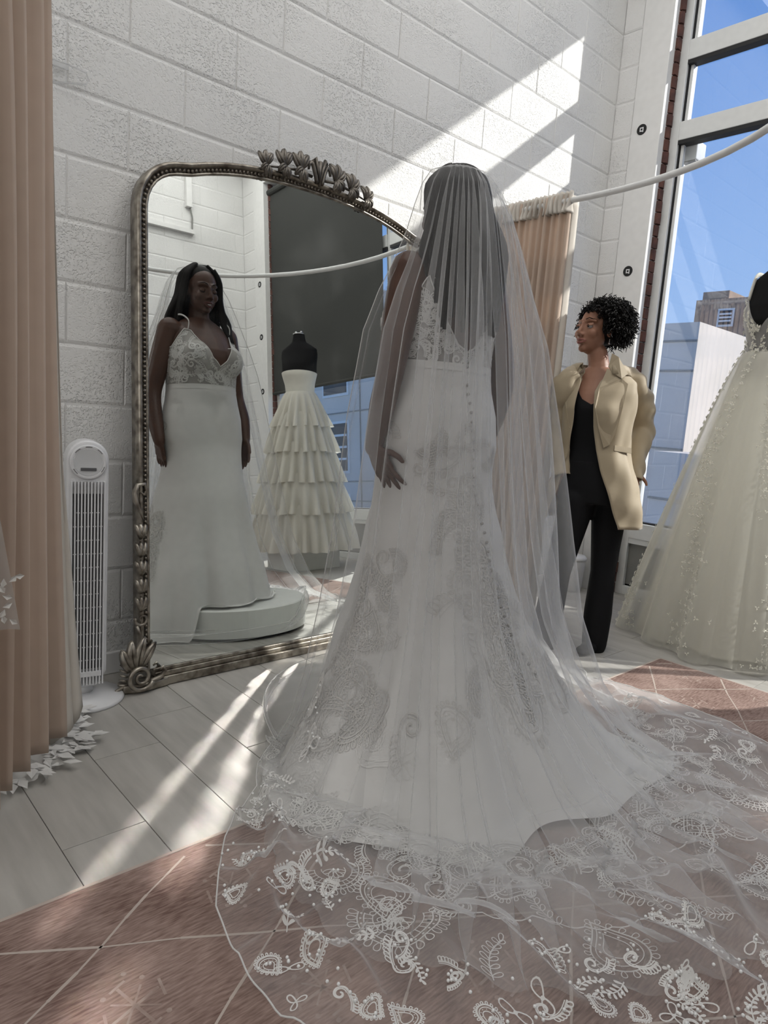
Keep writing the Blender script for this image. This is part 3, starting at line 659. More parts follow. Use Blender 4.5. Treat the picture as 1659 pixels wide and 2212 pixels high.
# its pale turned edge, which opens out towards the floor
zn = [2.13, 1.6, 1.1, .85, .6, .3, .03]
def col(xs, ys, lo): 
    zz = np.linspace(0, 1, 50); z = 2.13+(lo-2.13)*zz
    return np.stack([np.interp(-z, [-q for q in zn], xs), np.interp(-z, [-q for q in zn], ys), z], 1)
c0 = col([-3.446, -3.436, -3.428, -3.426, -3.428, -3.434, -3.438], [-.475, -.475, -.475, -.48, -.485, -.49, -.495], .015)
c1 = col([-3.440, -3.428, -3.414, -3.410, -3.404, -3.392, -3.382], [-.470, -.468, -.466, -.466, -.466, -.47, -.478], .03)
c2 = col([-3.436, -3.421, -3.404, -3.396, -3.386, -3.376, -3.362], [-.462, -.458, -.452, -.450, -.452, -.458, -.466], .045)
c3 = col([-3.434, -3.417, -3.400, -3.388, -3.362, -3.338, -3.312], [-.455, -.448, -.440, -.432, -.420, -.412, -.405], .075)
link('turned_edge', gridmesh('turned_edge', np.stack([c0, c1, c2], 1)-np.array((-3.6, -.7, 0))), M['lining'], cl).modifiers.new('t', 'SOLIDIFY').thickness = .003
link('back_fold', gridmesh('back_fold', np.stack([c2+np.array((0, .006, 0)), (c2+c3)/2+np.array((0, -.012, 0)), c3], 1)-np.array((-3.6, -.7, 0))), M['lining'], cl).modifiers.new('t', 'SOLIDIFY').thickness = .003
MB().tube([Vector(p)-Vector((-3.6, -.7, 0)) for p in c0], .0022, 5, False).build('edge_stitch', M['peach'], cl, smooth=True)
# a sheer garment panel hanging in front of that curtain, cut by the picture's left edge
sg = empty('sheer_garment', (-3.70, -.88, .5), 'sheer white garment panel with a lace flower in front of the left curtain', 'garment')
zz = np.linspace(2.0, .52, 40); pr_ = np.interp(-zz, [-2.0, -1.0, -.52], [-3.745, -3.688, -3.622])
Gp = np.array([[(pr_[i]-.22+.22*f+.008*math.sin(f*14+zz[i]*2), -.895+.03*(1-f)+.010*math.cos(f*14+zz[i]), zz[i]) for f in np.linspace(0, 1, 26)] for i in range(40)])-np.array((-3.70, -.88, .5))
link('panel', gridmesh('panel', Gp), sheer('panel_tulle', (.72, .70, .67), .42, .4), sg)
mb = MB()
for k in range(9):
    a = k*.7; q = Vector((.058+.012*math.cos(a*2), -.020, .145-.012*k)); d = Vector((math.cos(a), 0, math.sin(a)))*.022; w = Vector((-d.z, 0, d.x))*.3
    b0 = len(mb.V); mb.add([q, q+d*.5+w+Vector((0, -.006, 0)), q+d, q+d*.5-w+Vector((0, -.006, 0))], [(0, 1, 2, 3)])
tag(mb.build('lace_flower', mat('applique', (.75, .73, .69), .7, bump=.2), sg), kind='stuff')
# right, by the window wall
Gr = drape('', '', [(-1.232, -.03), (-1.232, -.60)], ZR+.026, .02, 15, .019, None, seed=9)
cr = curtain('curtain', 'peach curtain gathered on the white rail beside the pier', Gr, M['peach'], (-1.232, -.3, 0))
Gh = drape('', '', [(-1.232, -.03), (-1.232, -.605)], ZR+.040, ZR-.055, 24, .020, None, seed=11, nz=10)
c = link('gathered_header', gridmesh('gathered_header', Gh-np.array((-1.232, -.3, 0))), M['lining'], cr); c.modifiers.new('t', 'SOLIDIFY').thickness = .002
lin = Gr[:, -8:, :].copy(); lin[:, :, 1] -= .004; lin[:, :, 0] += np.linspace(0, .05, 8)[None, :]
c = link('lining', gridmesh('lining', lin-np.array((-1.232, -.3, 0))), M['lining'], cr); c.modifiers.new('t', 'SOLIDIFY').thickness = .002
# ------------------------------------------------------------------ clear hanger hooked on the wall
hg = empty('clothes_hanger', (-3.245, -.012, 2.06), 'clear acrylic hanger on the wall beside the left curtain', 'hanger')
MB().tube([(-.12, -.01, .03), (.0, -.012, .035), (.055, -.012, .03), (.062, -.012, .012), (.055, -.012, -.004), (-.12, -.012, -.055)], .0035, 6).build('arm', M['clear'], hg, smooth=True)
MB().box((-.05, -.014, .018), (.0, -.004, .034)).build('clip', M['clear'], hg)
# ------------------------------------------------------------------ small white bin in the corner
bn = empty('waste_bin', (-.135, -.155, 0), 'small white lidded bin in the corner behind the assistant', 'bin')
MB().lathe([(.055, 0), (.06, .005), (.070, .20), (.072, .21)], n=30).build('body', M['white_plastic'], bn, smooth=True)
MB().lathe([(.075, .205), (.076, .222), (.065, .236), (.02, .24)], n=30).build('lid', M['white_plastic'], bn, smooth=True)
# ------------------------------------------------------------------ outside the window
tag(MB().box((.36, -90, -4.2), (120, 60, -4.1)).build('street_ground', M['asphalt']), 'grey street surface far below the window', 'street', kind='structure')
def building(name, label, x0, x1, y0, y1, z1, m, wins=(), z0=-4.1, seams=None):
    o = empty(name, ((x0+x1)/2, (y0+y1)/2, z0), label, 'building'); c = Vector(o.location)
    MB().box(Vector((x0, y0, z0))-c, Vector((x1, y1, z1))-c).build('wall', m, o)
    for (ya, yb, za, zb) in wins:
        f = MB().box(Vector((x0-.06, ya-.12, za-.12))-c, Vector((x0+.02, yb+.12, zb+.12))-c).build('window_frame', M['frame'], o)
        MB().box(Vector((x0-.09, ya, za))-c, Vector((x0-.05, yb, zb))-c).build('pane', M['bldg_win'], f)
        nb = 4
        for k in range(1, nb): 
            zz = za+(zb-za)*k/nb; MB().box(Vector((x0-.13, ya, zz-.05))-c, Vector((x0-.09, yb, zz+.05))-c).build('glazing_bar', M['frame'], f)
    if seams:
        for zz in seams[0]: MB().box(Vector((x0-.035, y0, zz-.03))-c, Vector((x0+.01, y1, zz+.03))-c).build('panel_joint', M['panel'], o)
        for yy in seams[1]: MB().box(Vector((x0-.035, yy-.03, z0))-c, Vector((x0+.01, yy+.03, z1))-c).build('panel_joint', M['panel'], o)
    return o
building('office_building', 'pale blue grey concrete building with gridded dark windows, seen in the mirror', 16, 26, -46, -20, 9.0, M['bldg_w'],
         [(ya, ya+1.7, za, za+2.2) for ya in (-44, -40, -36, -32, -28, -24) for za in (-2.2, 1.2, 4.8)], seams=((-.2, .7, 3.9, 7.9), (-41.4, -37.4, -33.4, -29.4, -25.4, -21.4)))
building('low_building', 'low pale grey building beyond the window beside the blazer', 17, 30, 6.95, 22, 4.45, M['bldg_w'], seams=((.6, 3.0, 3.9), (9.5, 12.)))
building('brick_tower', 'brown brick tower against the blue sky beyond the window', 38, 48, 5.5, 16.8, 9.1, M['bldg_b'], [(14.6, 15.3, 7.6, 8.4)], seams=((6.9, 4.5), ()))
MB().box((-4., 4.2, 13.2), (3., 5.75, 13.85)).build('roof_block', M['bldg_b'], bpy.data.objects['brick_tower'])
building('grey_annex', 'grey low annex in front of the brick tower', 13, 16, -2.0, 5.9, .6, M['bldg_w'], seams=((-.6,), (1, 3.4)))
lb = empty('exterior_junction_box', (.24, -.425, 2.785), 'white box bracket outside the window under the upper crossbar', 'box')
MB().box((-.06, -.045, -.09), (.06, .045, .02)).build('housing', M['frame'], lb, bevel=.006)
MB().box((-.055, -.04, -.097), (.055, .04, -.089)).build('shaded_underside', M['panel'], lb)  # grey sheet, shade under the white box put into the colour
# ------------------------------------------------------------------ figures
def fuse(name, mb, voxel, m, parent, smooth=4, origin=(0, 0, 0)):      # overlapping forms -> one continuous skin
    o = mb.build('tmp', None, None); r = o.modifiers.new('r', 'REMESH'); r.mode = 'VOXEL'; r.voxel_size = voxel; r.use_smooth_shade = True
    if smooth:
        s = o.modifiers.new('s', 'SMOOTH'); s.factor = .5; s.iterations = smooth
    dg = bpy.context.evaluated_depsgraph_get(); me = bpy.data.meshes.new_from_object(o.evaluated_get(dg)); bpy.data.objects.remove(o)
    me.name = name; me.materials.clear(); me.transform(Matrix.Translation(-Vector(origin)))
    me.polygons.foreach_set('use_smooth', [True]*len(me.polygons))
    return link(name, me, m, parent)
def ring(c, X, Y, rx, rf, rb, n=28):
    return [Vector(c)+Vector(X)*(rx*math.cos(2*PI*k/n))+Vector(Y)*((rf if math.sin(2*PI*k/n) > 0 else rb)*math.sin(2*PI*k/n)) for k in range(n)]
def loft(mb, rings):
    n = len(rings[0]); m = len(rings); V = [p for r in rings for p in r]
    F = [(i*n+k, i*n+(k+1) % n, (i+1)*n+(k+1) % n, (i+1)*n+k) for i in range(m-1) for k in range(n)]+[tuple(range(n-1, -1, -1)), tuple((m-1)*n+k for k in range(n))]
    return mb.add(V, F)
def smoothpath(P, R, sub=5):
    P = [Vector(p) for p in P]; out = []; rr = []
    for i in range(len(P)-1):
        p0, p1, p2, p3 = P[max(i-1, 0)], P[i], P[i+1], P[min(i+2, len(P)-1)]
        for k in range(sub):
            t = k/sub; out.append(.5*((2*p1)+(p2-p0)*t+(2*p0-5*p1+4*p2-p3)*t*t+(3*p1-p0-3*p2+p3)*t**3)); rr.append(R[i]+(R[i+1]-R[i])*t)
    out.append(P[-1]); rr.append(R[-1]); return out, rr
def limb(mb, P, R, n=14):
    p, r = smoothpath(P, R); mb.tube(p, r, n); mb.sphere(p[0], r[0]*.99, n, 8); mb.sphere(p[-1], r[-1]*.99, n, 8)
class Frame:                                # local axes: x = the figure's right, y = forward, z = up
    def __init__(s, o, x, y, z, k=1.): s.k = k; s.o = Vector(o); s.x = Vector(x).normalized(); s.y = Vector(y).normalized(); s.z = Vector(z).normalized()
    def __call__(s, p): return s.o+(s.x*p[0]+s.y*p[1]+s.z*p[2])*s.k
def head_forms(mb, H, wide=1.):
    def ell(c, r):
        t = MB().sphere((0, 0, 0), 1., 20, 14); mb.add([H((c[0]+v[0]*r[0]*wide, c[1]+v[1]*r[1], c[2]+v[2]*r[2])) for v in t.V], t.F)
    ell((0, -.014, .032), (.073, .092, .080)); ell((0, .026, -.028), (.060, .066, .082)); ell((0, .034, -.066), (.046, .048, .040)); ell((0, .068, -.090), (.021, .020, .018))
    for s in (-1, 1):
        ell((s*.037, .062, -.026), (.024, .022, .024)); ell((s*.074, -.004, -.006), (.009, .018, .030)); ell((s*.0125, .096, -.034), (.0085, .0095, .0075))
        mb.tube([H((s*.052, .060, .026)), H((s*.030, .076, .031)), H((s*.006, .084, .026))], [.008, .009, .008], 8)
    mb.tube([H((0, .086, .022)), H((0, .094, .0)), H((0, .106, -.022)), H((0, .104, -.034))], [.0075, .0075, .010, .0115], 10)
    mb.tube([H((-.022, .083, -.062)), H((0, .094, -.058)), H((.022, .083, -.062))], [.008, .011, .008], 8)
def face_parts(H, par, lip, brow, eye=True, closed=False, smile=False, skin=None, org=(0, 0, 0)):
    o = Vector(org)
    def B(mb, nm, m): return mb.build(nm, m, par, smooth=True)
    W = lambda p: H(p)-o
    for s in (-1, 1):
        if not closed:
            B(MB().sphere(W((s*.031, .0745, .003)), .0122, 12, 10), 'eyeball', M['eye_w'])
            B(MB().sphere(W((s*.031+.001, .0835, .0025)), .0058, 10, 8), 'iris', M['eye_d'])
        else:
            t = [W((s*.031-.015, .0795, -.004)), W((s*.031, .0875, -.0085)), W((s*.031+.015, .0795, -.004))]; B(MB().tube(t, [.0010, .0020, .0010], 6), 'lashes', M['hair'])
            B(MB().sphere(W((s*.031, .0745, .001)), (.0150, .0125, .0125), 14, 10), 'eyelid', skin)
        mb = MB(); n = 9
        if not closed: G = [[W((s*.031+.0165*math.cos(PI*j/(n-1)), .0735+.0165*math.sin(PI*j/(n-1))*math.cos(a*1.0)*.98, .003+.0150*math.sin(a))) for j in range(n)] for a in np.linspace(.12, 1.45, 7)]; B(mb.grid(G), 'eyelid', skin)
        if not closed: B(MB().tube([W((s*.031-.0165, .0765, .0065)), W((s*.031, .0895, .0085)), W((s*.031+.0165, .0765, .0055))], [.0010, .0019, .0012], 6), 'lash_line', M['hair'])
        B(MB().tube([W((s*.014, .0905, .032)), W((s*.031, .0865, .038)), W((s*.052, .064, .032))], [.0022, .0026, .0012], 6, flat=.8), 'eyebrow', brow)
    k = .004 if smile else 0.
    B(MB().tube(*smoothpath([W((-.026, .0815, -.0590+k)), W((-.010, .0985, -.0555)), W((0, .1005, -.0575)), W((.010, .0985, -.0555)), W((.026, .0815, -.0590+k))], [.0018, .0045, .0042, .0045, .0018]), 8), 'upper_lip', lip)
    B(MB().tube(*smoothpath([W((-.025, .0815, -.0605+k)), W((0, .0985, -.0705-k)), W((.025, .0815, -.0605+k))], [.0018, .0065, .0018]), 8), 'lower_lip', lip)
    if smile: B(MB().tube(*smoothpath([W((-.017, .088, -.0605)), W((0, .0985, -.0640)), W((.017, .088, -.0605))], [.002, .0035, .002]), 8), 'teeth', M['teeth'])
def hand_forms(mb, W, d, palm, s, spread=.22, curl=.35, size=1.):      # W wrist, d towards the fingers, palm = palm normal, s = side the thumb is on
    d = Vector(d).normalized(); p = Vector(palm).normalized(); a = d.cross(p).normalized()*s; p = a.cross(d).normalized()*s
    W = Vector(W); L = .085*size
    for t in np.linspace(-1, 1, 5): mb.tube([W+a*(t*.014*size), W+d*(L*.5)+a*(t*.027*size), W+d*L+a*(t*.033*size)], [.013*size, .0125*size, .011*size], 8)
    for i, (o, ln) in enumerate(((.9, .072), (.32, .082), (-.28, .077), (-.88, .060))):
        b = W+d*(L*.94)+a*(o*.031*size); dd = (d+a*(o*spread)).normalized(); ln *= size
        k1 = b+dd*(ln*.42)+p*(ln*curl*.12); k2 = k1+(dd+p*curl*.55).normalized()*(ln*.32); k3 = k2+(dd+p*curl*1.15).normalized()*(ln*.26)
        mb.tube([b, k1, k2, k3], [.0092*size, .0088*size, .0080*size, .0066*size], 8); mb.sphere(k3, .0066*size, 8, 6)
    b = W+d*(L*.22)+a*(.026*size); q = (d*.62+a*.75+p*.25).normalized(); k1 = b+q*(.038*size); k2 = k1+(q+d*.5).normalized()*(.028*size); k3 = k2+(q*.5+d).normalized()*(.020*size)
    mb.tube([b, k1, k2, k3], [.0125*size, .0108*size, .0096*size, .0075*size], 8); mb.sphere(k3, .0075*size, 8, 6)
# ================================================================== the bride
B0 = Vector((-2.375, -.955, PH))
AL = math.radians(7); bx = Vector((math.cos(AL), -math.sin(AL), 0)); by = Vector((math.sin(AL), math.cos(AL), 0))
BF = Frame(B0, bx, by, (0, 0, 1))
bride = empty('person', B0, 'bride with long dark hair seen from behind in a white lace gown and veil', 'person')
#      z     rx    front  back  cy
TS = np.array([[.55, .165, .120, .135, 0], [.72, .195, .140, .160, 0], [.82, .212, .150, .168, 0], [.92, .206, .150, .150, 0], [1.00, .188, .142, .122, 0], [1.07, .177, .136, .112, 0],
               [1.13, .180, .145, .108, 0], [1.19, .188, .172, .110, 0], [1.25, .187, .165, .112, 0], [1.31, .178, .125, .108, 0], [1.36, .160, .092, .096, 0], [1.395, .118, .070, .078, -.008], [1.42, .070, .058, .062, -.012]])
def tors(z, ph, off=0.):                     # torso surface in the bride's own axes
    rx, rf, rb, c = (np.interp(z, TS[:, 0], TS[:, i]) for i in (1, 2, 3, 4)); sn = np.sin(ph)
    return np.stack([(rx+off)*np.cos(ph), c+np.where(sn > 0, rf+off, rb+off)*sn, z+0*ph], -1)
bm_ = MB()
loft(bm_, [[BF(p) for p in tors(z*np.ones(28), np.linspace(0, 2*PI, 28, endpoint=False))] for z in np.r_[.55:1.42:26j]])
for s in (-1, 1):                            # bust, shoulders, legs
    t = MB().sphere((0, 0, 0), 1, 18, 12); bm_.add([BF((s*.082+v[0]*.085, .085+v[1]*.088, 1.205+v[2]*.082)) for v in t.V], t.F)
    limb(bm_, [BF(p) for p in ((s*.085, 0, .62), (s*.09, 0, .42), (s*.085, -.01, .08))], [.095, .062, .045])
    t = MB().sphere((0, 0, 0), 1, 14, 8); bm_.add([BF((s*.085+v[0]*.042, .05+v[1]*.11, .035+v[2]*.035)) for v in t.V], t.F)
limb(bm_, [BF((0, -.012, 1.38)), BF((0, -.002, 1.45)), BF((0, .008, 1.50))], [.062, .052, .050])
#  left arm (nearer the camera's left) and right arm
LA = [(-.165, -.005, 1.345), (-.205, -.03, 1.20), (-.238, -.05, 1.05), (-.248, -.03, .93), (-.246, .005, .80)]
RA = [(.165, -.005, 1.345), (.205, -.02, 1.20), (.240, -.035, 1.05), (.252, .0, .93), (.245, .03, .82)]
for A in (LA, RA): limb(bm_, [BF(p) for p in A], [.060, .053, .042, .040, .027])
hand_forms(bm_, BF((-.246, .005, .80)), BF((-.215, -.035, .72))-BF((-.246, .005, .80)), bx, 1, .30, .25, 1.0)
hand_forms(bm_, BF((.245, .03, .82)), BF((.225, .06, .72))-BF((.245, .03, .82)), -bx, -1, .15, .35, 1.0)
# head: turned to her left-right and bowed a little
hz = Vector((0, 0, 1)); ha = math.radians(2); hy = (Vector((math.sin(ha), math.cos(ha), 0))*math.cos(.20)-hz*math.sin(.20)); hx = Vector((math.cos(ha), -math.sin(ha), 0)); hup = hx.cross(hy)
BH_ = Frame(BF((0, .022, 1.555)), hx, hy, hup)
head_forms(bm_, BH_, 1.06)
body = fuse('body', bm_, .0045, M['skin_d'], bride, 5, B0)
face_parts(BH_, bride, M['lip_d'], M['hair'], closed=True, smile=True, skin=M['skin_d'], org=B0)
# hair: long straight locks from a parting
hb = MB()
t = MB().sphere((0, 0, 0), 1, 24, 16); hb.add([BH_((v[0]*.087, -.038+v[1]*.098, .044+v[2]*.086)) for v in t.V if True], t.F)
rg = np.random.default_rng(3)
for i in range(74):
    a = math.radians(rg.uniform(-28, 208)); back = -math.sin(a)     # a: 0 right .. 90 back .. 180 left (behind the face)
    c, s_ = math.cos(a), math.sin(a)
    p0 = BH_((.030*c, -.02-.03*s_, .128)); p1 = BH_((.084*c, -.025-.095*s_, .070)); p2 = BH_((.098*c, -.03-.100*s_, -.03))
    e = BF((.125*c+rg.normal(0, .01), -.045-.125*max(s_, -.15)+rg.normal(0, .008), 1.40)); L = rg.uniform(.10, .24) if s_ > .1 else rg.uniform(.05, .16)
    f = BF((.118*c+rg.normal(0, .012), -.050-.115*max(s_, -.1), 1.40-L)); 
    P, R = smoothpath([p0, p1, p2, e, f], [.012, .019, .021, .018, .006], 4); hb.tube([q for q in P], R, 6, flat=.7)
for i in range(9):                            # the lock that falls over her right shoulder to the front
    P, R = smoothpath([BH_((.05, .02, .112)), BH_((.082, .035, .05)), BH_((.088+.006*rg.normal(), .04, -.05)), BF((.118+.012*rg.normal(), .062, 1.40)), BF((.112+.014*rg.normal(), .105, 1.29+.02*rg.normal()))], [.010, .014, .014, .011, .003], 4); hb.tube(P, R, 6)
hair = hb.build('hair', M['hair'], bride, smooth=True); hair.data.transform(Matrix.Translation(-B0))
# ------------------------------------------------------------------ bridal gown
def ground(x, y):                            # height of what the cloth lies on: pedestal, rug, floor
    d = np.hypot(x-PC.x, y-PC.y); g = np.where((y < RY1) & (x < RX1), .0085, .0005)
    return g+(PH+.004-g)*(1-sstep(PR-.005, PR+.05, d))
gown = tag(bpy.data.objects.new('gown', None), 'fitted white lace gown with sheer train'); COL.objects.link(gown); gown.parent = bride
def blocal(P): return P-np.array(B0)
NB = 300; ph = np.linspace(0, 2*PI, NB, endpoint=False)
ex = np.cos(ph)[:, None]*np.array(bx)+np.sin(ph)[:, None]*np.array(by)     # outward directions
wphi = np.arctan2(ex[:, 1], ex[:, 0]); PT = math.radians(-109)
cb = np.cos(wphi-PT); bk_ = sstep(-.30, .70, cb)
rl_ = .335+.425*bk_+.08*np.exp(-((wphi-math.radians(-25))/.5)**2)+.035*bk_*np.sin(5*wphi+1)+.02*bk_*np.sin(11*wphi)                                # how far the lining reaches
zs = [1.075, 1.0, .92, .82, .72, .60, .47, .36, .26, .18, .10, .03, -.02, -.07, -.12, -.14, -.14, -.14]
rows = []
fr_ = lambda v: np.interp(v, [0, 1], [0, 1])
rng2 = np.random.default_rng(21)
foldp = 7*ph+1.1+.6*np.sin(2*ph+.4); foldq = 13*ph+.8*np.sin(3*ph)
rk = np.array([.19, .20, .208, .212, .210, .207, .222, .240, .262, .285, .300, .312, .320, .325, .330, .332, .334, .335])
rbk = np.array([.13, .15, .18, .205, .215, .232, .262, .300, .345, .400, .455, .515, .570, .625, .68, .72, .76, .79])
zs = np.array(zs); T = np.linspace(0, len(zs)-1, 86)
for t in T:
    z = np.interp(t, range(len(zs)), zs); a = np.interp(t, range(len(zs)), rk); b = np.interp(t, range(len(zs)), rbk)
    r = a+(b-a)*bk_; r = r*np.where(t > 10, 1+(rl_/(.335+.455*bk_)-1)*(t-10)/7, 1)
    tp = tors(np.maximum(z, .55)*np.ones(NB), ph, .007); rt = np.hypot(tp[:, 0], tp[:, 1])
    w = sstep(3.0, 5.6, t); pr = tp[:, :2]*(1-w)+np.stack([r*np.cos(ph), r*np.sin(ph)], 1)*w
    A = .030*sstep(4.5, 11, t)
    pr *= (1+A/np.maximum(r, .2)*(np.cos(foldp)*.55+np.cos(foldq)*.35))[:, None] if t > 4.5 else 1
    P = np.array(B0)[:2]+pr[:, :1]*np.array(bx)[:2]+pr[:, 1:]*np.array(by)[:2]
    g = ground(P[:, 0], P[:, 1]); zz = np.maximum(z+PH, g+.006)
    zz += np.where(z+PH <= g+.006, 1, 0)*.010*(1+np.cos(foldp*1.5+r*8))*sstep(11, 14, t)
    rows.append(np.column_stack([P, zz]))
SK = np.array(rows)
sk = link('skirt', gridmesh('skirt', blocal(SK), True), M['satin'], gown)
# sheer train beyond the lining
phi_t = np.radians(np.linspace(-196, 6, 300))
def wnodes(phi, deg, val): return np.interp(np.degrees(phi), deg, val)
r_in = wnodes(phi_t, [-196, -165, -109, -50, 6], [.36, .48, .66, .62, .5])
r_ot = wnodes(phi_t, [-196, -175, -160, -140, -109, -70, -45, -25, 6], [.5, .66, .86, 1.08, 1.22, 1.26, 1.24, 1.06, .8])
rr = np.linspace(0, 1, 64)[:, None]; R_ = r_in+(r_ot-r_in)*rr
scal = 1+.012*np.sign(np.sin(60*phi_t))*np.abs(np.sin(60*phi_t))**.7*(rr > .985)
PHI = phi_t[None, :]+.03*np.sin(5*R_+3*phi_t[None, :])
X = B0.x+R_*scal*np.cos(PHI); Y = B0.y+R_*scal*np.sin(PHI)
rip = .022*np.maximum(0, np.sin(15*PHI+4*R_))**2*sstep(.2, .9, rr)+.014*np.maximum(0, np.sin(27*PHI-6*R_+1))**3+.010*np.maximum(0, np.sin(14*R_+5*np.sin(4*PHI)))**4
Zt = ground(X, Y)+.016+rip*(.6+.4*np.sin(3*PHI+1))+.22*np.exp(-((R_-.40)/.10)**2)*(rr < .3)*0
Zt = np.where(rr < .22, np.minimum(Zt, ground(X, Y)+.004), Zt)
TR = np.stack([X, Y, Zt], -1)
tr = link('train', gridmesh('train', blocal(TR)), M['tulle'], gown)
# bodice: lace over sheer, V at front and back
def bod_top(p):                              # top edge height over the angle
    a = np.degrees((p+2*PI) % (2*PI)); d = np.minimum(np.abs(a-90), 360-np.abs(a-90))
    front = np.interp(d, [0, 12, 38, 50, 75, 100, 115, 130, 150, 168, 180], [1.165, 1.20, 1.335, 1.345, 1.255, 1.235, 1.25, 1.33, 1.22, 1.135, 1.115])
    return front
pb = np.linspace(0, 2*PI, 160, endpoint=False); tb = bod_top(pb)
G = np.array([tors(1.065+(tb-1.065)*q, pb, .006) for q in np.linspace(0, 1, 20)])
def bust_push(P):                            # keep cloth outside the bust forms
    for s in (-1, 1):
        c = np.array((s*.082, .085, 1.205)); r = np.array((.093, .096, .090)); v = (P-c)/r; d = np.linalg.norm(v, axis=-1, keepdims=True)
        P = np.where(d < 1, c+v/np.maximum(d, 1e-6)*r, P)
    return P
G = bust_push(G)
Gw = np.array(B0)+G[..., :1]*np.array(bx)+G[..., 1:2]*np.array(by)+G[..., 2:]*np.array((0, 0, 1.))
bo = link('bodice', gridmesh('bodice', blocal(Gw), True), M['nude_net'], gown)
bo.modifiers.new('t', 'SOLIDIFY').thickness = .0012
belt = np.array([[np.array(BF(p)) for p in tors(z*np.ones(60), np.linspace(0, 2*PI, 60, endpoint=False), .009)] for z in (1.055, 1.062, 1.070, 1.078)])
link('waist_seam', gridmesh('waist_seam', blocal(belt), True), M['satin'], gown)
for s in (-1, 1):                            # straps: front cup to back point
    fa, ba = 90-s*44, 270+s*43
    f = BF(bust_push(tors(np.array([1.335]), np.radians(np.array([fa])), .006))[0]); b = BF(tors(np.array([1.32]), np.radians(np.array([ba])), .006)[0])
    P, R = smoothpath([f, BF((s*.118, .085, 1.385)), BF((s*.118, .01, 1.424)), BF((s*.116, -.06, 1.405)), b], [.0035]*5); MB().tube([q-B0 for q in P], .0042, 6, flat=.5).build('strap', M['lace'], gown, smooth=True)
# ------------------------------------------------------------------ lace: drawn as ribbons, laid on the cloth
class Lace:
    def __init__(s): s.V = []; s.F = []
    def line(s, pts, w=.0022, close=False):
        w = w*1.25
        p = np.asarray(pts, float)
        if close: p = np.vstack([p, p[:1]])
        t = np.gradient(p, axis=0); t /= np.maximum(np.linalg.norm(t, axis=1), 1e-9)[:, None]; n = np.stack([-t[:, 1], t[:, 0]], 1); k = len(s.V)
        for a, b in zip(p, n): s.V += [tuple(a+b*w/2), tuple(a-b*w/2)]
        s.F += [(k+2*i, k+2*i+1, k+2*i+3, k+2*i+2) for i in range(len(p)-1)]; return s
    def dot(s, c, r):
        k = len(s.V); s.V += [(c[0]+r*math.cos(a), c[1]+r*math.sin(a)) for a in np.linspace(0, 2*PI, 8)[:-1]]; s.F.append(tuple(range(k, k+7))); return s
    def petal(s, c, a, L, W, w=.0018, fill=False):
        t = np.linspace(0, 2*PI, 15); x = L*.5*(1-np.cos(t)); y = W*.5*np.sin(t)*(1-.35*np.cos(t))
        P = np.stack([c[0]+x*math.cos(a)-y*math.sin(a), c[1]+x*math.sin(a)+y*math.cos(a)], 1)
        if fill: k = len(s.V); s.V += [tuple(q) for q in P[:-1]]; s.F.append(tuple(range(k, k+14)))
        else: s.line(P, w)
        return s
    def put(s, name, parent, place, m='lace'):
        V = [place(v) for v in s.V]; ok = [v is not None for v in V]
        F = [f for f in s.F if all(ok[i] for i in f)]
        if not F or sum(ok) < .985*len(ok): return None
        return link(name, mesh(name, [(v-B0) if v is not None else (0, 0, 0) for v in V], F), M[m], parent)
def l_scroll(S=.1, turns=1.35, mirror=1, dots=True):
    L = Lace(); n = 40; t = np.linspace(0, 1, n); a = t*turns*2*PI; r = S*.36*(1-t*.86)
    for k in (1., .74): L.line(np.stack([mirror*(r*k*np.cos(a)), r*k*np.sin(a)], 1), .0030 if k == 1 else .0018)
    L.line(np.stack([mirror*(S*.36+0*t+.10*S*np.sin(t*3)), -S*.75*t], 1), .0028)
    L.line(np.stack([mirror*(S*.30+.08*S*np.sin(t*3)), -S*.70*t], 1), .0016)
    for q in np.linspace(.1, .9, 6): L.petal((mirror*(S*.36+.10*S*math.sin(q*3)), -S*.75*q), (-.5 if mirror > 0 else PI+.5), S*.24, S*.11)
    for q in np.linspace(.05, .55, 7): L.dot((mirror*r[int(q*n)]*.87*math.cos(q*turns*2*PI), r[int(q*n)]*.87*math.sin(q*turns*2*PI)), S*.018)
    return L
def l_paisley(S=.1):
    L = Lace(); t = np.linspace(0, 2*PI, 46)
    X_ = np.cos(t); x = .5*X_; y = .62*np.sin(t)*np.abs(np.sin(t/2))**1.3+.24*np.maximum(X_, 0)**2
    for k in (1., .80, .5): L.line(np.stack([x*k*S, y*k*S], 1), .0026 if k == 1 else .0016)
    pq = lambda q: (.5*math.cos(q), .62*math.sin(q)*abs(math.sin(q/2))**1.3+.24*max(math.cos(q), 0)**2)
    for q in np.linspace(.5, 2*PI-.5, 20): L.petal((pq(q)[0]*S, pq(q)[1]*S), q, S*.12, S*.085, .0016)
    for q in np.linspace(.6, 2*PI-.6, 12): L.dot((.65*S*pq(q)[0], .65*S*pq(q)[1]), S*.022)
    return L
def l_fan(S=.1):
    L = Lace(); t = np.linspace(-.25, PI+.25, 34)
    for k in (1., .84, .62, .40): L.line(np.stack([S*.5*k*np.cos(t), S*.42*k*np.sin(t)], 1), .0024 if k > .8 else .0017)
    for q in np.linspace(-.2, PI+.2, 17):
        L.petal((S*.5*math.cos(q), S*.42*math.sin(q)), q, S*.13, S*.075, .0017); L.line([(S*.31*math.cos(q), S*.26*math.sin(q)), (S*.42*math.cos(q), S*.353*math.sin(q))], .0015)
        L.dot((S*.46*math.cos(q), S*.386*math.sin(q)), S*.016)
    for q in np.linspace(.3, PI-.3, 5): L.petal((0, 0), q, S*.2, S*.07, .0017)
    return L
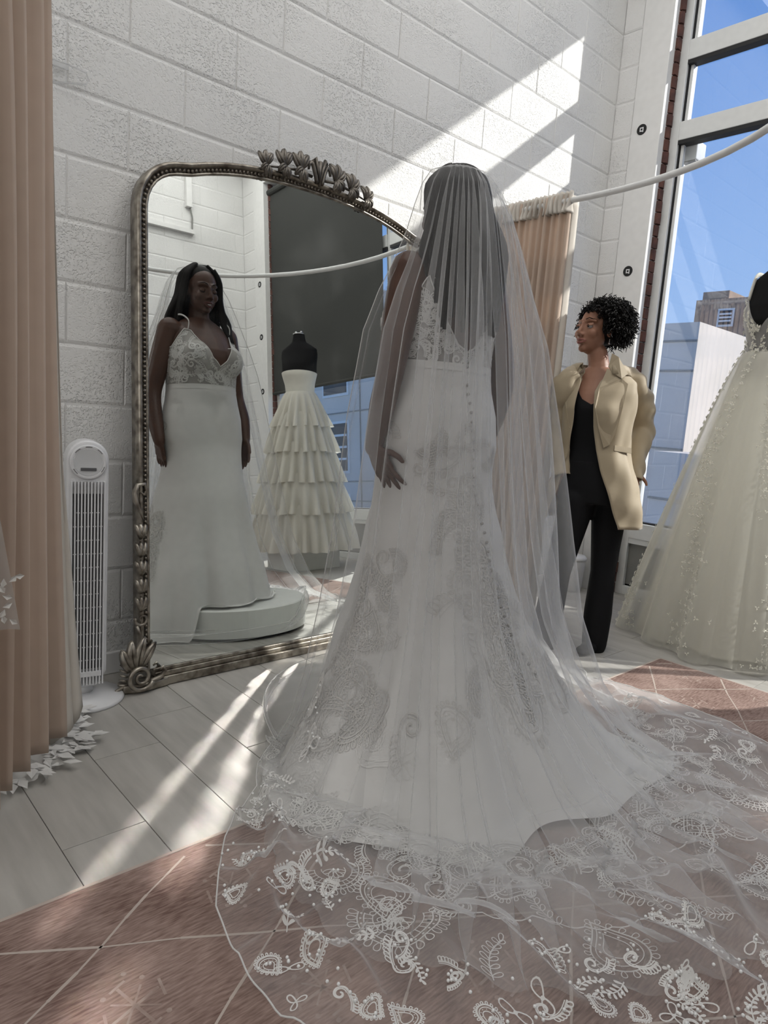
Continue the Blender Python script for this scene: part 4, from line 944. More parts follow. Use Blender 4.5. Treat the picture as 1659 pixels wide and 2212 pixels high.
def l_spray(S=.1, n=6, fill=False):
    L = Lace(); t = np.linspace(0, 1, 20); f = lambda q: (S*(q-.5), .16*S*math.sin(q*3.0))
    L.line([f(q) for q in t], .0020)
    for i in range(n):
        q = .08+.86*i/(n-1)
        for sg in (1, -1): L.petal(f(q), sg*.95+.2, S*.22*(1.15-.5*q), S*.085, .0017, fill)
    L.petal(f(1.), .1, S*.22, S*.09, .0018, fill); return L
def l_flower(S=.06, n=5, fill=False):
    L = Lace()
    for i in range(n): L.petal((0, 0), 2*PI*i/n, S*.5, S*.26, .0022, fill)
    L.dot((0, 0), S*.07); return L
def l_wave(P2, w=.0024):
    return Lace().line(P2, w)
def tree(o):
    me = o.data; return BVHTree.FromPolygons([tuple(v.co) for v in me.vertices], [tuple(p.vertices) for p in me.polygons])
BV_tr, BV_sk, BV_bo = tree(tr), tree(sk), tree(bo)
def on_floor(x, y, rot, lift=.0025, trees=(BV_tr, BV_sk)):
    c, s = math.cos(rot), math.sin(rot)
    def f(v):
        X_, Y_ = x+v[0]*c-v[1]*s-B0.x, y+v[0]*s+v[1]*c-B0.y; best = None
        for T_ in trees:
            h = T_.ray_cast(Vector((X_, Y_, .45)), Vector((0, 0, -1)))[0]
            if h is not None and (best is None or h.z > best): best = h.z
        return None if best is None else Vector((X_, Y_, best+lift))+B0
    return f
def on_side(phi, z, rot, lift=.003, T_=None, ax=(0, 0)):   # wrap on an upright cloth: phi = world direction it faces
    c, s = math.cos(rot), math.sin(rot); T_ = T_ or BV_sk; e = Vector((math.cos(phi), math.sin(phi), 0)); t = Vector((-e.y, e.x, 0))
    def f(v):
        a = v[0]*c-v[1]*s; b = v[0]*s+v[1]*c
        o = e*1.6+t*a+Vector((0, 0, z+b-PH)); h, n, _, _ = T_.ray_cast(o, -e)
        if h is None: return None
        if n.dot(e) < 0: n = -n
        return h+n*lift+B0
    return f
rl2 = np.random.default_rng(5)
kinds = [lambda S: l_scroll(S, mirror=1), lambda S: l_scroll(S, mirror=-1), l_paisley, l_fan, l_spray]
# thick border along the end of the lining
def edge_r(phi): return float(np.interp(math.degrees(phi), [-196, -165, -150, -130, -109, -85, -60, -40, -20], [.44, .60, .70, .77, .80, .80, .78, .76, .78]))
for i, d in enumerate(np.linspace(-186, -22, 34)):
    p = math.radians(d); r = edge_r(p)
    for k, dr in ((0, 0.0), (1, .055)):
        S = rl2.uniform(.085, .125); L = kinds[(i*2+k*3) % 5](S)
        L.put('lace_motif', gown, on_floor(B0.x+(r+dr+.03*math.sin(i*1.3))*math.cos(p), B0.y+(r+dr+.03*math.sin(i*1.3))*math.sin(p), p+PI/2+rl2.uniform(-.9, .9)))
# larger motifs scattered on the sheer part
for i, (u, v, S, kd, ro) in enumerate(((860, 1985, .17, 3, 2.4), (870, 1880, .12, 0, .6), (950, 1920, .13, 1, 2.2), (1050, 2030, .19, 2, .3), (1120, 2090, .17, 3, -.6), (1200, 2060, .14, 2, 1.4),
        (1330, 2040, .13, 2, .9), (1500, 2110, .22, 3, .5), (1380, 1950, .12, 4, 2.0), (1560, 2040, .18, 0, .4), (1620, 2100, .16, 3, .9), (1250, 2150, .16, 1, .2), (1180, 1960, .12, 4, 1.2),
        (700, 1760, .16, 0, 2.2), (760, 1800, .12, 4, .4), (800, 1700, .15, 1, 1.0), (640, 1850, .15, 2, .4), (720, 1880, .14, 3, 2.8), (690, 1950, .14, 4, .7),
        (1560, 1700, .14, 2, 1.), (1600, 1800, .15, 0, 2.), (1480, 1620, .12, 1, .3), (1630, 1720, .15, 3, 1.9), (1550, 1860, .13, 4, .5), (1620, 1650, .14, 3, .2), (1510, 1780, .13, 2, 2.6), (1640, 1900, .14, 1, 1.1))):
    d = (FW+RT*((u-829.5)/FPX)-UP*((v-1106)/FPX)); q = CAM+d*((.03-CAM.z)/d.z)
    kinds[kd](S).put('lace_motif', gown, on_floor(q.x, q.y, ro))
for i in range(46):                          # and more of them, thinning outwards
    p = math.radians(rl2.uniform(-162, -34)); r = rl2.uniform(.86, 1.18)
    kinds[int(rl2.integers(0, 5))](rl2.uniform(.07, .13)).put('lace_motif', gown, on_floor(B0.x+r*math.cos(p), B0.y+r*math.sin(p), rl2.uniform(0, 6.3)))
for rr_, amp in ((.90, .018), (1.02, .022), (1.13, .020)):           # fine scalloped lines wandering over the net
    for a0, a1 in ((-165, -138), (-128, -100), (-92, -66), (-60, -36)):
        dd = np.radians(np.linspace(a0, a1, 110)); r = rr_+.05*np.sin(dd*7+rr_*20)+amp*.35*np.abs(np.sin(dd*60))
        l_wave(np.stack([r*np.cos(dd), r*np.sin(dd)], 1), .0028).put('scallop_line', gown, on_floor(B0.x, B0.y, 0))
# motifs climbing the skirt
for i in range(30):                           # a trail beside the button line down the back
    t = i/29; z = .86-.62*t; p = math.radians(-112+30*t+rl2.normal(0, 4)+7*math.sin(i*1.7)); kinds[(i*3) % 5](.09+.07*t).put('lace_motif', gown, on_side(p, z, rl2.uniform(0, 6)), 'backlit_lace')
for i in range(30):                           # a fuller trail on the left side
    t = i/29; z = .62-.46*t; p = math.radians(-172-10*t+34*(rl2.random()-.3)); kinds[(i*2+1) % 5](.08+.06*t).put('lace_motif', gown, on_side(p, z, rl2.uniform(0, 6)), 'backlit_lace')
for i, (dphi, z, S) in enumerate(((-142, .98, .09), (-120, .95, .10), (-104, 1.0, .08), (-84, .97, .09), (-150, .90, .07), (-66, .94, .08), (172, 1.02, .08))):
    kinds[(i*2+3) % 5](S).put('lace_motif', gown, on_side(math.radians(dphi), z, rl2.uniform(0, 6)), 'backlit_lace')
for (dphi, z, L, ro) in ((92, 1.17, l_fan(.085), PI), (90, 1.125, l_spray(.075, 5), -PI/2), (100, 1.175, l_scroll(.06, 1.2, 1), .4), (82, 1.175, l_scroll(.06, 1.2, -1), -.4), (150, 1.10, l_scroll(.07, 1.2, 1), 2.)):
    L.put('lace_motif', gown, on_side(math.radians(dphi), z, ro))          # applique below the waist at the front
for i in range(9):                           # a few low on the back, above the border
    p = math.radians(-150+13*i); kinds[i % 5](.10).put('lace_motif', gown, on_side(p, .20+.10*rl2.random(), rl2.uniform(0, 6)), 'backlit_lace')
# bodice covered in scrolls, tighter than anywhere
nsc = 0
while nsc < 190:
    p = rl2.uniform(0, 2*PI); z = rl2.uniform(1.085, 1.335)
    if z > float(bod_top(np.array([p+AL]))[0])-.012: continue
    nsc += 1
    (l_scroll(rl2.uniform(.045, .068), 1.3, rl2.choice((-1, 1))) if nsc % 3 else l_spray(.06, 5)).put('lace_scroll', gown, on_side(p, z+PH, rl2.uniform(0, 6), .0025, BV_bo))
edge = [Vector(BF(q)) for q in bust_push(tors(tb, pb, .0085))]
MB().tube([q-B0 for q in edge]+[edge[0]-B0], .0024, 6, False).build('scalloped_edge', M['lace'], gown, smooth=True)
# covered buttons down the back seam
for i in range(34):
    t = i/33; z = 1.10-.93*t; p = math.radians(-97+2*t+19*t*t)
    f = on_side(p, z+PH-.03, 0, .004, BV_sk if z < 1.06 else BV_bo)((0, 0))
    if f is not None: MB().sphere(f-B0, .0052, 8, 6).build('button', M['button'], gown, smooth=True)
# ------------------------------------------------------------------ the veil
VH = np.array((-2.388, -.968))
zc = np.array([1.828, 1.822, 1.80, 1.755, 1.69, 1.60, 1.50, 1.42, 1.30, 1.03, .70, .46, .25, .12, .045])
Rr = np.array([.0, .05, .098, .138, .178, .212, .243, .264, .298, .355, .415, .455, .535, .64, .80])
Rb = np.array([.0, .05, .098, .135, .158, .178, .198, .212, .235, .275, .345, .43, .575, .72, .88])
Rl = np.array([.0, .05, .096, .124, .146, .172, .215, .255, .295, .325, .335, .355, .385, .42, .47])
rv = np.random.default_rng(12)
def pxf(u, v):
    d = (FW+RT*((u-829.5)/FPX)-UP*((v-1106)/FPX)); q = CAM+d*((.03-CAM.z)/d.z); return np.array((q.x, q.y))
RIDGES = [(pxf(a, b), pxf(c, d), w, h) for a, b, c, d, w, h in ((850, 1770, 1650, 2185, .030, .060), (690, 1880, 1280, 2200, .026, .050), (1330, 1500, 1650, 2080, .034, .060), (610, 1740, 560, 2000, .022, .045), (880, 1900, 1660, 2050, .020, .032), (520, 1900, 800, 2190, .022, .040))]
def ridges(x, y):                             # long soft folds lying across the floor
    z = 0*x
    for a, b, w, h in RIDGES:
        t = np.clip(((x-a[0])*(b[0]-a[0])+(y-a[1])*(b[1]-a[1]))/((b-a)@(b-a)), 0, 1); bend = .025*np.sin(t*7+a[0]*9)
        n = np.array((-(b-a)[1], (b-a)[0])); n /= np.linalg.norm(n)
        d = np.hypot(x-a[0]-t*(b-a)[0]-bend*n[0], y-a[1]-t*(b-a)[1]-bend*n[1]); z = np.maximum(z, h*np.exp(-(d/w)**2)*np.sin(PI*np.clip(t, .04, .96))**.4)
    return z
def veil_grid(d0, d1, ncol, K, seed, ampscale=1., rscale=1., edge_deg=None, edge_r=None, zmin=None, nfloor=84, a_over=.62):
    rg = np.random.default_rng(seed); phi = np.radians(np.linspace(d0, d1, ncol)); deg = np.degrees(phi)
    w = np.interp(deg, [-190, -150, -112, -43, 10], [0, .5, 1, 2, 1.75])
    th = np.cumsum(rg.uniform(.55, 1.45, ncol)*(1+.5*np.sin(np.linspace(0, 9, ncol)+seed))); th = th/th[-1]*K*2*PI
    rows = []; tz = np.linspace(0, len(zc)-1, 92)
    ro = np.interp(deg, edge_deg, edge_r) if edge_r is not None else None
    jit = rg.normal(0, 1, 8)
    for t in tz:
        z = np.interp(t, range(len(zc)), zc); l, b, r = (np.interp(t, range(len(zc)), q) for q in (Rl, Rb, Rr))
        R = np.where(w < 1, l+(b-l)*w, b+(r-b)*(w-1))*rscale
        A = (.003+.030*sstep(2, 12, t))*ampscale*np.clip(R/.12, 0, 1)
        lead = 1+.25*np.sin(.7*t+th*.13)
        r2 = R+A*np.cos(th+.25*math.sin(t*.5))*lead+.5*A*np.cos(.37*th+1.1*t*.3+jit[0])
        p2 = phi+a_over*sstep(1, 5, t)*np.sin(2*th+.3*t*.2)/(K*2)*(d1-d0)/180*1.9+.02*np.sin(.21*th+.35*t)
        rows.append(np.column_stack([VH[0]+r2*np.cos(p2), VH[1]+r2*np.sin(p2), z*np.ones(ncol)]))
    rt = np.hypot(rows[-1][:, 0]-VH[0], rows[-1][:, 1]-VH[1]); pt = np.arctan2(rows[-1][:, 1]-VH[1], rows[-1][:, 0]-VH[0])
    if ro is not None:
        for q in np.linspace(0, 1, nfloor)[1:]:
            r = rt+(np.maximum(ro, rt+.02)-rt)*q; p = pt+(phi-pt)*sstep(0, .8, q)+.03*np.sin(4*r+3*phi)
            x = VH[0]+r*np.cos(p); y = VH[1]+r*np.sin(p)
            z = ground(x, y)+.040-.012*q+(.040*np.maximum(0, np.cos(th*.5+3*q))**2+.030*np.maximum(0, np.sin(2.2*th+9*q+2*np.sin(7*r)))**3*sstep(-125, -160, deg)+.016*np.maximum(0, np.sin(th+5*r))**2+.012*np.maximum(0, np.sin(17*r+4*np.sin(5*phi)))**3)*(1-.45*q)+ridges(x, y)*sstep(.1, .4, q)
            z0 = rows[91][:, 2]; z = np.where(q < .15, z0+(z-z0)*sstep(0, .15, q), z)
            rows.append(np.column_stack([x, y, z]))
    G = np.array(rows); g = ground(G[..., 0], G[..., 1])+.028; G[..., 2] = np.maximum(G[..., 2], g)
    return G
ED = [-196, -190, -172, -165, -157, -144, -120, -90, -60, -40, -25, -10, 10]
ER = [.50, .52, .70, .92, 1.10, 1.26, 1.40, 1.42, 1.34, 1.17, 1.02, .84, .66]
VG = veil_grid(-192, 8, 640, 12, 4, 1.35, 1., ED, ER, a_over=.75)
veil = link('veil', gridmesh('veil', VG-np.array(B0)), M['veil'], bride); tag(veil, 'sheer cathedral veil with beaded lace edge')
MB().tube([BH_(p)-B0 for p in ((-.04, -.055, .118), (-.02, -.062, .124), (0, -.064, .126), (.02, -.062, .124), (.04, -.055, .118))], .006, 6).build('comb', M['chrome'], veil)
# corded hem
hemp = VG[-1]; MB().tube([Vector(p)-B0 for p in hemp[::2]], .0018, 5, False).build('corded_hem', M['lace'], veil, smooth=True)
eL = VG[:, 0, :]; MB().tube([Vector(p)-B0 for p in eL[8:]], .0012, 5, False).build('corded_hem', M['lace'], veil, smooth=True)
eR = VG[:, -1, :]; MB().tube([Vector(p)-B0 for p in eR[8:]], .0012, 5, False).build('corded_hem', M['lace'], veil, smooth=True)
# beaded border: looped petals, leaf sprays and glass beads near the edge
BV_v = tree(veil)
rb_ = np.random.default_rng(31)
sb = mesh('bead', *(lambda m: (m.V, m.F))(MB().sphere((0, 0, 0), .0034, 7, 5)), smooth=True); sb.materials.append(M['bead'])
nb = 0
for i in range(120):
    d = rb_.uniform(-172, -100) if i < 95 else rb_.uniform(-60, -28); p = math.radians(d); rmax = float(np.interp(d, ED, ER)); r = rmax-.02-.30*rb_.random()**1.3
    x, y = VH[0]+r*math.cos(p), VH[1]+r*math.sin(p)
    S = rb_.uniform(.035, .062); k = i % 4
    L = l_flower(S*1.1, int(rb_.integers(2, 4))) if k == 0 else l_spray(S*1.3, 6, True) if k == 1 else l_paisley(S*.9) if k == 2 else l_scroll(S, 1.2, rb_.choice((-1, 1)))
    pl = on_floor(x, y, rb_.uniform(0, 6.3), .003, (BV_v,))
    L.put('beaded_loop' if k in (0, 2) else 'beaded_spray', veil, pl)
    for q in range(4):
        if nb >= 290: break
        h = pl((rb_.normal(0, S*.4), rb_.normal(0, S*.4)))
        if h is not None:
            o = bpy.data.objects.new('glass_bead', sb); COL.objects.link(o); o.parent = veil; o.location = h-B0+Vector((0, 0, .002)); nb += 1
# ================================================================== the assistant by the window
DA = 3.25
aP = at(1283, 1050, DA); toC = (CAM-aP); toC.z = 0; toC.normalize(); rth = RT.copy(); rth.z = 0; rth.normalize()
af = (toC*math.cos(.22)-rth*math.sin(.22)).normalized(); ar = af.cross(Vector((0, 0, 1)))
A0 = Vector((aP.x, aP.y, 0))
asst = empty('person', A0, 'assistant with curly black hair in a beige blazer and black trousers', 'person')
def A(u, v, d=0.): return at(u, v, DA+d)
up_ = Vector((0, 0, 1))
asec = [(A(1283, 1085), .165, .105, .120), (A(1283, 1050), .166, .105, .118), (A(1282, 1010), .145, .098, .100), (A(1283, 970), .126, .090, .088), (A(1286, 925), .132, .105, .092), (A(1289, 885), .145, .125, .098), (A(1291, 850), .152, .100, .098), (A(1293, 826), .150, .075, .086), (A(1294, 808), .105, .060, .070), (A(1294, 796), .062, .052, .056)]
def asect(t, off=0., n=40, flare=0.):       # t runs from hip (0) to neck (9)
    i = min(int(t), len(asec)-2); f = t-i; a, b = asec[i], asec[i+1]
    c = a[0].lerp(b[0], f); return c, *[a[k]+(b[k]-a[k])*f+off for k in (1, 2, 3)]
def asurf(t, ang, off=0.):
    c, rx, rf, rb = asect(t, off); s = math.sin(ang); return c+ar*(rx*math.cos(ang))+af*((rf if s > 0 else rb)*s)
am = MB(); loft(am, [[asurf(t, 2*PI*k/28) for k in range(28)] for t in np.linspace(0, 9, 24)])
limb(am, [A(1294, 805), A(1293, 785), A(1291, 765, .0)], [.055, .048, .048])
hf_ = (toC*math.cos(math.radians(54))-rth*math.sin(math.radians(54))); hf_ = (hf_*math.cos(.07)+up_*math.sin(.07)).normalized(); hr_ = hf_.cross(up_).normalized()
AH = Frame(A(1289, 714, 0), hr_, hf_, hr_.cross(hf_), 1.06)
head_forms(am, AH, .97)
shL, elL, wrL = A(1362, 832, .05), A(1390, 925, .12), A(1362, 1015, .05)
shR, elR, wrR = A(1232, 832, .03), A(1204, 925, .06), A(1218, 1012, .0)
for sh_, el_, wr__ in ((shL, elL, wrL), (shR, elR, wrR)): limb(am, [sh_, sh_.lerp(el_, .5), el_, wr__], [.036, .038, .034, .026])
hand_forms(am, wrL, Vector((-.1, 0, -1))-ar*.2, -af, 1, .15, .5, .92); hand_forms(am, wrR, Vector((.1, 0, -1)), -af, -1, .15, .5, .92)
fuse('body', am, .0045, M['skin_m'], asst, 4, A0)
face_parts(AH, asst, M['lip_m'], M['hair'], skin=M['skin_m'], org=A0)
ea = AH((-.080, -.004, -.042)); MB().tube([ea-A0, ea-A0+Vector((0, 0, -.016))], .0012, 5).build('earring', M['chrome'], asst); MB().sphere(ea-A0+Vector((0, 0, -.020)), .005, 8, 6).build('earring_drop', M['chrome'], asst, smooth=True)
# curly hair: a dark core and a cloud of small ringlets
hb = MB(); t = MB().sphere((0, 0, 0), 1, 22, 14)
hc = AH((-.012, -.042, .048)); 
hb.add([AH((-.008+v[0]*.098, -.046+v[1]*.095, .040+v[2]*.098)) for v in t.V], t.F)
core = hb.build('hair', M['hair'], asst, smooth=True); core.data.transform(Matrix.Translation(-A0))
rg = np.random.default_rng(17); cb_ = MB()
cnt = 0
while cnt < 1500:
    v = rg.normal(0, 1, 3); v /= np.linalg.norm(v)
    p = np.array((-.010+v[0]*.119, -.044+v[1]*.119, .034+v[2]*.114))
    if p[1] > .012 and p[2] < .070 and abs(p[0]) < .080-.02*(p[2] > .04): continue      # the face stays clear
    if p[2] < -.052 or (p[2] < -.02 and p[1] > -.01): continue
    cnt += 1
    n = Vector(v); a = n.cross(Vector((.3, .5, .8))).normalized(); b = n.cross(a); L = rg.uniform(.014, .034); rc = rg.uniform(.005, .008); ph0 = rg.uniform(0, 6)
    base = Vector(p)*1.0-n*.022; lean = Vector((0, -.15, -.5))*rg.uniform(.2, .8)
    P = [AH(base+(n+lean*q)*(L*q*1.5)+a*(rc*math.cos(ph0+q*11))+b*(rc*math.sin(ph0+q*11)))-A0 for q in np.linspace(0, 1, 10)]
    cb_.tube(P, [.0021]*9+[.0010], 4, False)
cb_.build('curls', M['hair'], asst, smooth=True)
# black scoop-neck top
G = []
n = 64
tops = [np.interp(abs(((math.degrees(2*PI*k/n)-90+180) % 360)-180), [0, 20, 38, 60, 110, 180], [5.25, 5.6, 7.3, 7.5, 6.2, 7.2]) for k in range(n)]
for q in np.linspace(0, 1, 22): G.append([asurf(.6+(tops[k]-.6)*q, 2*PI*k/n, .007)-A0 for k in range(n)])
link('top', gridmesh('top', np.array([[tuple(p) for p in r] for r in G]), True), M['black_cloth'], asst)
# trousers: wide at the hem
tm = MB(); loft(tm, [[asurf(t, 2*PI*k/28, .010) for k in range(28)] for t in np.linspace(0, 2.4, 8)])
hipL, knL, anL = A(1318, 1085), A(1302, 1235, .02), A(1283, 1392, .05)
hipR, knR, anR = A(1246, 1085), A(1205, 1235, .0), A(1172, 1390, .05)
limb(tm, [hipL, hipL.lerp(knL, .5), knL, knL.lerp(anL, .55), anL], [.088, .072, .058, .066, .058], 18)
limb(tm, [hipR, hipR.lerp(knR, .5), knR, knR.lerp(anR, .55), anR], [.088, .072, .060, .066, .062], 18)
fuse('trousers', tm, .007, M['black_cloth'], asst, 6, A0)
for an in (anL, anR):                        # shoes
    sm = MB(); c = Vector((an.x, an.y, .035)); d = (toC*.85-rth*.5).normalized(); sd_ = d.cross(up_)
    for o, rx, rz, zz in ((-.06, .030, .036, .036), (-.01, .033, .036, .036), (.05, .038, .028, .028), (.105, .034, .022, .022)):
        t = MB().sphere((0, 0, 0), 1, 12, 8); sm.add([c+d*(o+v[0]*.055)+sd_*(v[1]*rx)+Vector((0, 0, zz-.035+v[2]*rz)) for v in t.V], t.F)
    fuse('shoe', sm, .006, M['black_cloth'], asst, 3, A0)
# blazer: open shell, sleeves, lapels, collar, pocket
def bl_edge(t, side):                        # half angle of the opening at height t; side +1 = her right
    return math.radians(np.interp(t, [-1.2, 0, 2, 4, 6, 7, 8.3], [60, 52, 40, 30, 22, 20, 34] if side > 0 else [40, 30, 18, 7, 4, 10, 34]))
rows = []; NA = 90
for t in np.linspace(-1.25, 8.35, 46):
    a0 = PI/2-bl_edge(t, 1); a1 = PI/2+bl_edge(t, -1)-2*PI      # from her right front edge round the back to her left front edge
    row = []
    for k in range(NA):
        f = k/(NA-1); a = a0+(a1-a0)*f
        off = .020+.012*np.interp(t, [-1.2, 1, 4, 7], [3.2, 1.6, .7, .3])+(.005*math.sin(a*5+t*.9)+.0035*math.sin(a*11-t*1.7)+.003*math.sin(t*3.1+a*3))*np.interp(t, [-1, 4, 8], [1, .8, .3])
        row.append(asurf(max(t, 0), a, off)+(up_*(t*.078) if t < 0 else Vector()))
    rows.append(row)
SH = np.array([[tuple(p-A0) for p in r] for r in rows])
# round the lower front corners
shell = link('blazer', gridmesh('blazer', SH), M['beige'], asst); so = shell.modifiers.new('t', 'SOLIDIFY'); so.thickness = .004
BVb = tree(shell)
def on_shell(u, v, lift=.008, dflt=None):
    o = CAM-A0; d = (FW+RT*((u-829.5)/FPX)-UP*((v-1106)/FPX)).normalized(); h = BVb.ray_cast(o, d)[0]
    if h is None or (h+A0-at(u, v, DA)).length > .30: return at(u, v, DA-.10)-A0
    return h-d*lift
def flap(name, poly, lift=.008, m='beige', thick=.004):
    V = [on_shell(u, v, lift) for u, v in poly]; o = link(name, mesh(name, V, [tuple(range(len(V)))]), M[m], shell); o.modifiers.new('t', 'SOLIDIFY').thickness = thick; return o
def sleeve(P, R, seed):
    p, r = smoothpath(P, R, 12); n = 26; V = []; rg = np.random.default_rng(seed); ph = rg.uniform(0, 6, 4)
    G = []
    upv = None
    for i in range(len(p)):
        t = (p[min(i+1, len(p)-1)]-p[max(i-1, 0)]).normalized(); a = t.cross(af).normalized(); b = a.cross(t); q = i/len(p)
        G.append([tuple(p[i]+a*(r[i]*(1+.09*math.sin(9*q*PI+2*k2+ph[0])+.07*math.sin(17*q*PI-3*k2+ph[1]))*math.cos(k2))+b*(r[i]*(1+.07*math.sin(11*q*PI+2*k2+ph[2]))*math.sin(k2))-A0) for k2 in np.linspace(0, 2*PI, n, endpoint=False)])
    o = link('sleeve', gridmesh('sleeve', np.array(G), True), M['beige'], shell); o.modifiers.new('t', 'SOLIDIFY').thickness = .003
sleeve([A(1326, 808, .04), A(1348, 812, .03), A(1371, 838, .04), A(1384, 880, .08), A(1386, 930, .11), A(1373, 985, .07), A(1364, 1035, .05)], [.020, .050, .062, .060, .057, .050, .046], 3)
sleeve([A(1262, 808, .02), A(1240, 812, .01), A(1220, 838, .0), A(1212, 880, .04), A(1209, 930, .06), A(1213, 985, .03), A(1217, 1030, .0)], [.020, .050, .060, .058, .056, .050, .046], 5)
flap('lapel', [(1312, 796), (1334, 812), (1342, 818), (1356, 830), (1345, 880), (1332, 930), (1316, 962), (1303, 968), (1292, 925), (1285, 880), (1294, 838)])
flap('lapel', [(1265, 792), (1246, 812), (1236, 826), (1222, 842), (1224, 880), (1231, 925), (1238, 950), (1246, 900), (1250, 860), (1256, 825)])
flap('pocket_flap', [(1327, 962), (1363, 968), (1363, 980), (1326, 974)], .006)
# collar standing round the neck
cg = []
for q, (o1, dz) in enumerate(((.030, .0), (.034, .028), (.052, .018), (.070, -.020))):
    cg.append([tuple(asurf(8.3, PI/2-bl_edge(8.3, 1)+(-2*PI+bl_edge(8.3, 1)+bl_edge(8.3, -1))*f, o1-.012)+up_*(dz+.010)-A0) for f in np.linspace(0, 1, 40)])
co = link('collar', gridmesh('collar', np.array(cg)), M['beige'], shell); co.modifiers.new('t', 'SOLIDIFY').thickness = .004
flap('collar_tip', [(1322, 764), (1336, 772), (1356, 808), (1342, 818), (1322, 806), (1314, 792)], .016)
# ------------------------------------------------------------------ dress forms and the gowns on them
def dress_form(loc, rz, zsh, label, stand=True):
    o = empty('dress_form', (loc[0], loc[1], 0), label, 'dress form', rz=rz); z = zsh
    mb = MB()
    S = [(z-.55, .150, .115, .125), (z-.47, .140, .105, .105), (z-.40, .120, .095, .090), (z-.33, .126, .105, .092), (z-.24, .150, .135, .100), (z-.16, .155, .120, .102), (z-.08, .165, .085, .092), (z-.035, .160, .070, .080), (z, .110, .058, .064), (z+.03, .062, .050, .052), (z+.075, .052, .046, .046), (z+.10, .050, .044, .044)]
    loft(mb, [ring((0, 0, a), (1, 0, 0), (0, 1, 0), b, c, d, 32) for a, b, c, d in S])
    fuse('torso', mb, .006, M['bust'], o, 4)
    MB().lathe([(.050, z+.098), (.050, z+.104), (.012, z+.108)], n=24).build('neck_cap', M['chrome'], o, smooth=True)
    for s in (-1, 1): MB().lathe([(.004, z+.104), (.012, z+.116), (.012, z+.122), (.002, z+.126)], (s*.024, 0, 0), 12).build('finial', M['chrome'], o, smooth=True)
    MB().tube([(0, 0, .03), (0, 0, z-.5)], .016, 12).build('pole', M['chrome'], o)
    MB().lathe([(.15, 0), (.15, .012), (.03, .03)], n=32).build('foot', M['chrome'], o, smooth=True)
    return o, S
def form_ring(S, z, ang, off):
    a = np.array(S); rx, rf, rb = (np.interp(z, a[:, 0], a[:, k]) for k in (1, 2, 3)); s = np.sin(ang)
    return np.stack([(rx+off)*np.cos(ang), np.where(s > 0, rf+off, rb+off)*s, z+0*ang], -1)
def skirt_layers(par, zt, zb, r_top, r_bot, cover_m, folds, seed, n=260, nz=46, power=.8, cx=0, cy=0, name='skirt_layer', hemwave=.0, sx=1., sy=1.):
    rg = np.random.default_rng(seed); a = np.linspace(0, 2*PI, n, endpoint=False); th = np.cumsum(rg.uniform(.6, 1.4, n)); th = th/th[-1]*folds*2*PI
    G = []
    for q in np.linspace(0, 1, nz):
        r = r_top+(r_bot-r_top)*q**power+.030*q*np.cos(th+.4*np.sin(3*q))+.018*q*np.cos(.4*th+2*q)
        an = a+.55*q**.5*np.sin(2*th)/(folds*2)
        z = zt+(zb-zt)*q+hemwave*q*np.cos(.3*th+1)*.5
        G.append(np.stack([cx*q+r*sx*np.cos(an), cy*q+r*sy*np.sin(an), z*np.ones(n)], 1))
    G = np.array(G); G[..., 2] = np.maximum(G[..., 2], .010)
    return link(name, gridmesh(name, G, True), cover_m, par), G
# right: beaded tulle ball gown
FA = (-.27, -1.215); ra = math.radians(75)
f1, S1 = dress_form((*FA, 0), ra, 1.88, 'black dress form wearing the beaded ivory ball gown at the right edge')
g1 = empty('ball_gown', (*FA, 0), 'ivory tulle ball gown with floral lace on the dress form at the right', 'gown', rz=ra)
ag = np.linspace(0, 2*PI, 96, endpoint=False)
topz = np.interp(np.abs(((np.degrees(ag)-90+180) % 360)-180), [0, 25, 45, 60, 90, 130, 180], [1.60, 1.68, 1.76, 1.70, 1.66, 1.62, 1.585])
Gb = np.array([form_ring(S1, 1.475+(topz-1.475)*q, ag, .006) for q in np.linspace(0, 1, 14)])
bd1 = link('bodice', gridmesh('bodice', Gb, True), M['nude_net'], g1)
for s in (-1, 1): MB().tube(*smoothpath([form_ring(S1, 1.75, np.array([PI/2-s*.75]), .008)[0], (s*.115, .05, 1.865), (s*.122, -.01, 1.885), (s*.115, -.06, 1.85), form_ring(S1, 1.62, np.array([-PI/2+s*.65]), .008)[0]], [.011]*5), 8, flat=.35).build('strap', M['ivory_lace'], g1, smooth=True)
u1, GU = skirt_layers(g1, 1.485, .02, .130, .44, M['ivory_under'], 9, 2, power=.9, name='underskirt')
t1_, G1 = skirt_layers(g1, 1.490, .012, .136, .545, M['ivory_tulle'], 13, 6, power=.82, hemwave=.01)
rg = np.random.default_rng(8)
def sprig(G, i, j, S, name, par, m):          # a leafy lace sprig lying on the skirt
    n = G.shape[1]; V = []; F = []
    p = Vector(G[i, j % n]); e1 = (Vector(G[i, (j+3) % n])-p).normalized(); e2 = (Vector(G[max(i-2, 0), j % n])-p).normalized(); nr = e1.cross(e2).normalized()
    if nr.dot(Vector((p.x, p.y, 0))) < 0: nr = -nr
    r0 = rg.uniform(0, 6)
    for k in range(6):
        a = r0+2*PI*k/6*(.8+.2*rg.random()); L = S*rg.uniform(.6, 1.); d = e1*math.cos(a)+e2*math.sin(a); w = nr.cross(d)*L*.22; b = len(V)
        V += [p+nr*.004, p+d*L*.5+w+nr*.010, p+d*L+nr*.006, p+d*L*.5-w+nr*.010]; F.append((b, b+1, b+2, b+3))
    return link(name, mesh(name, V, F), m, par)
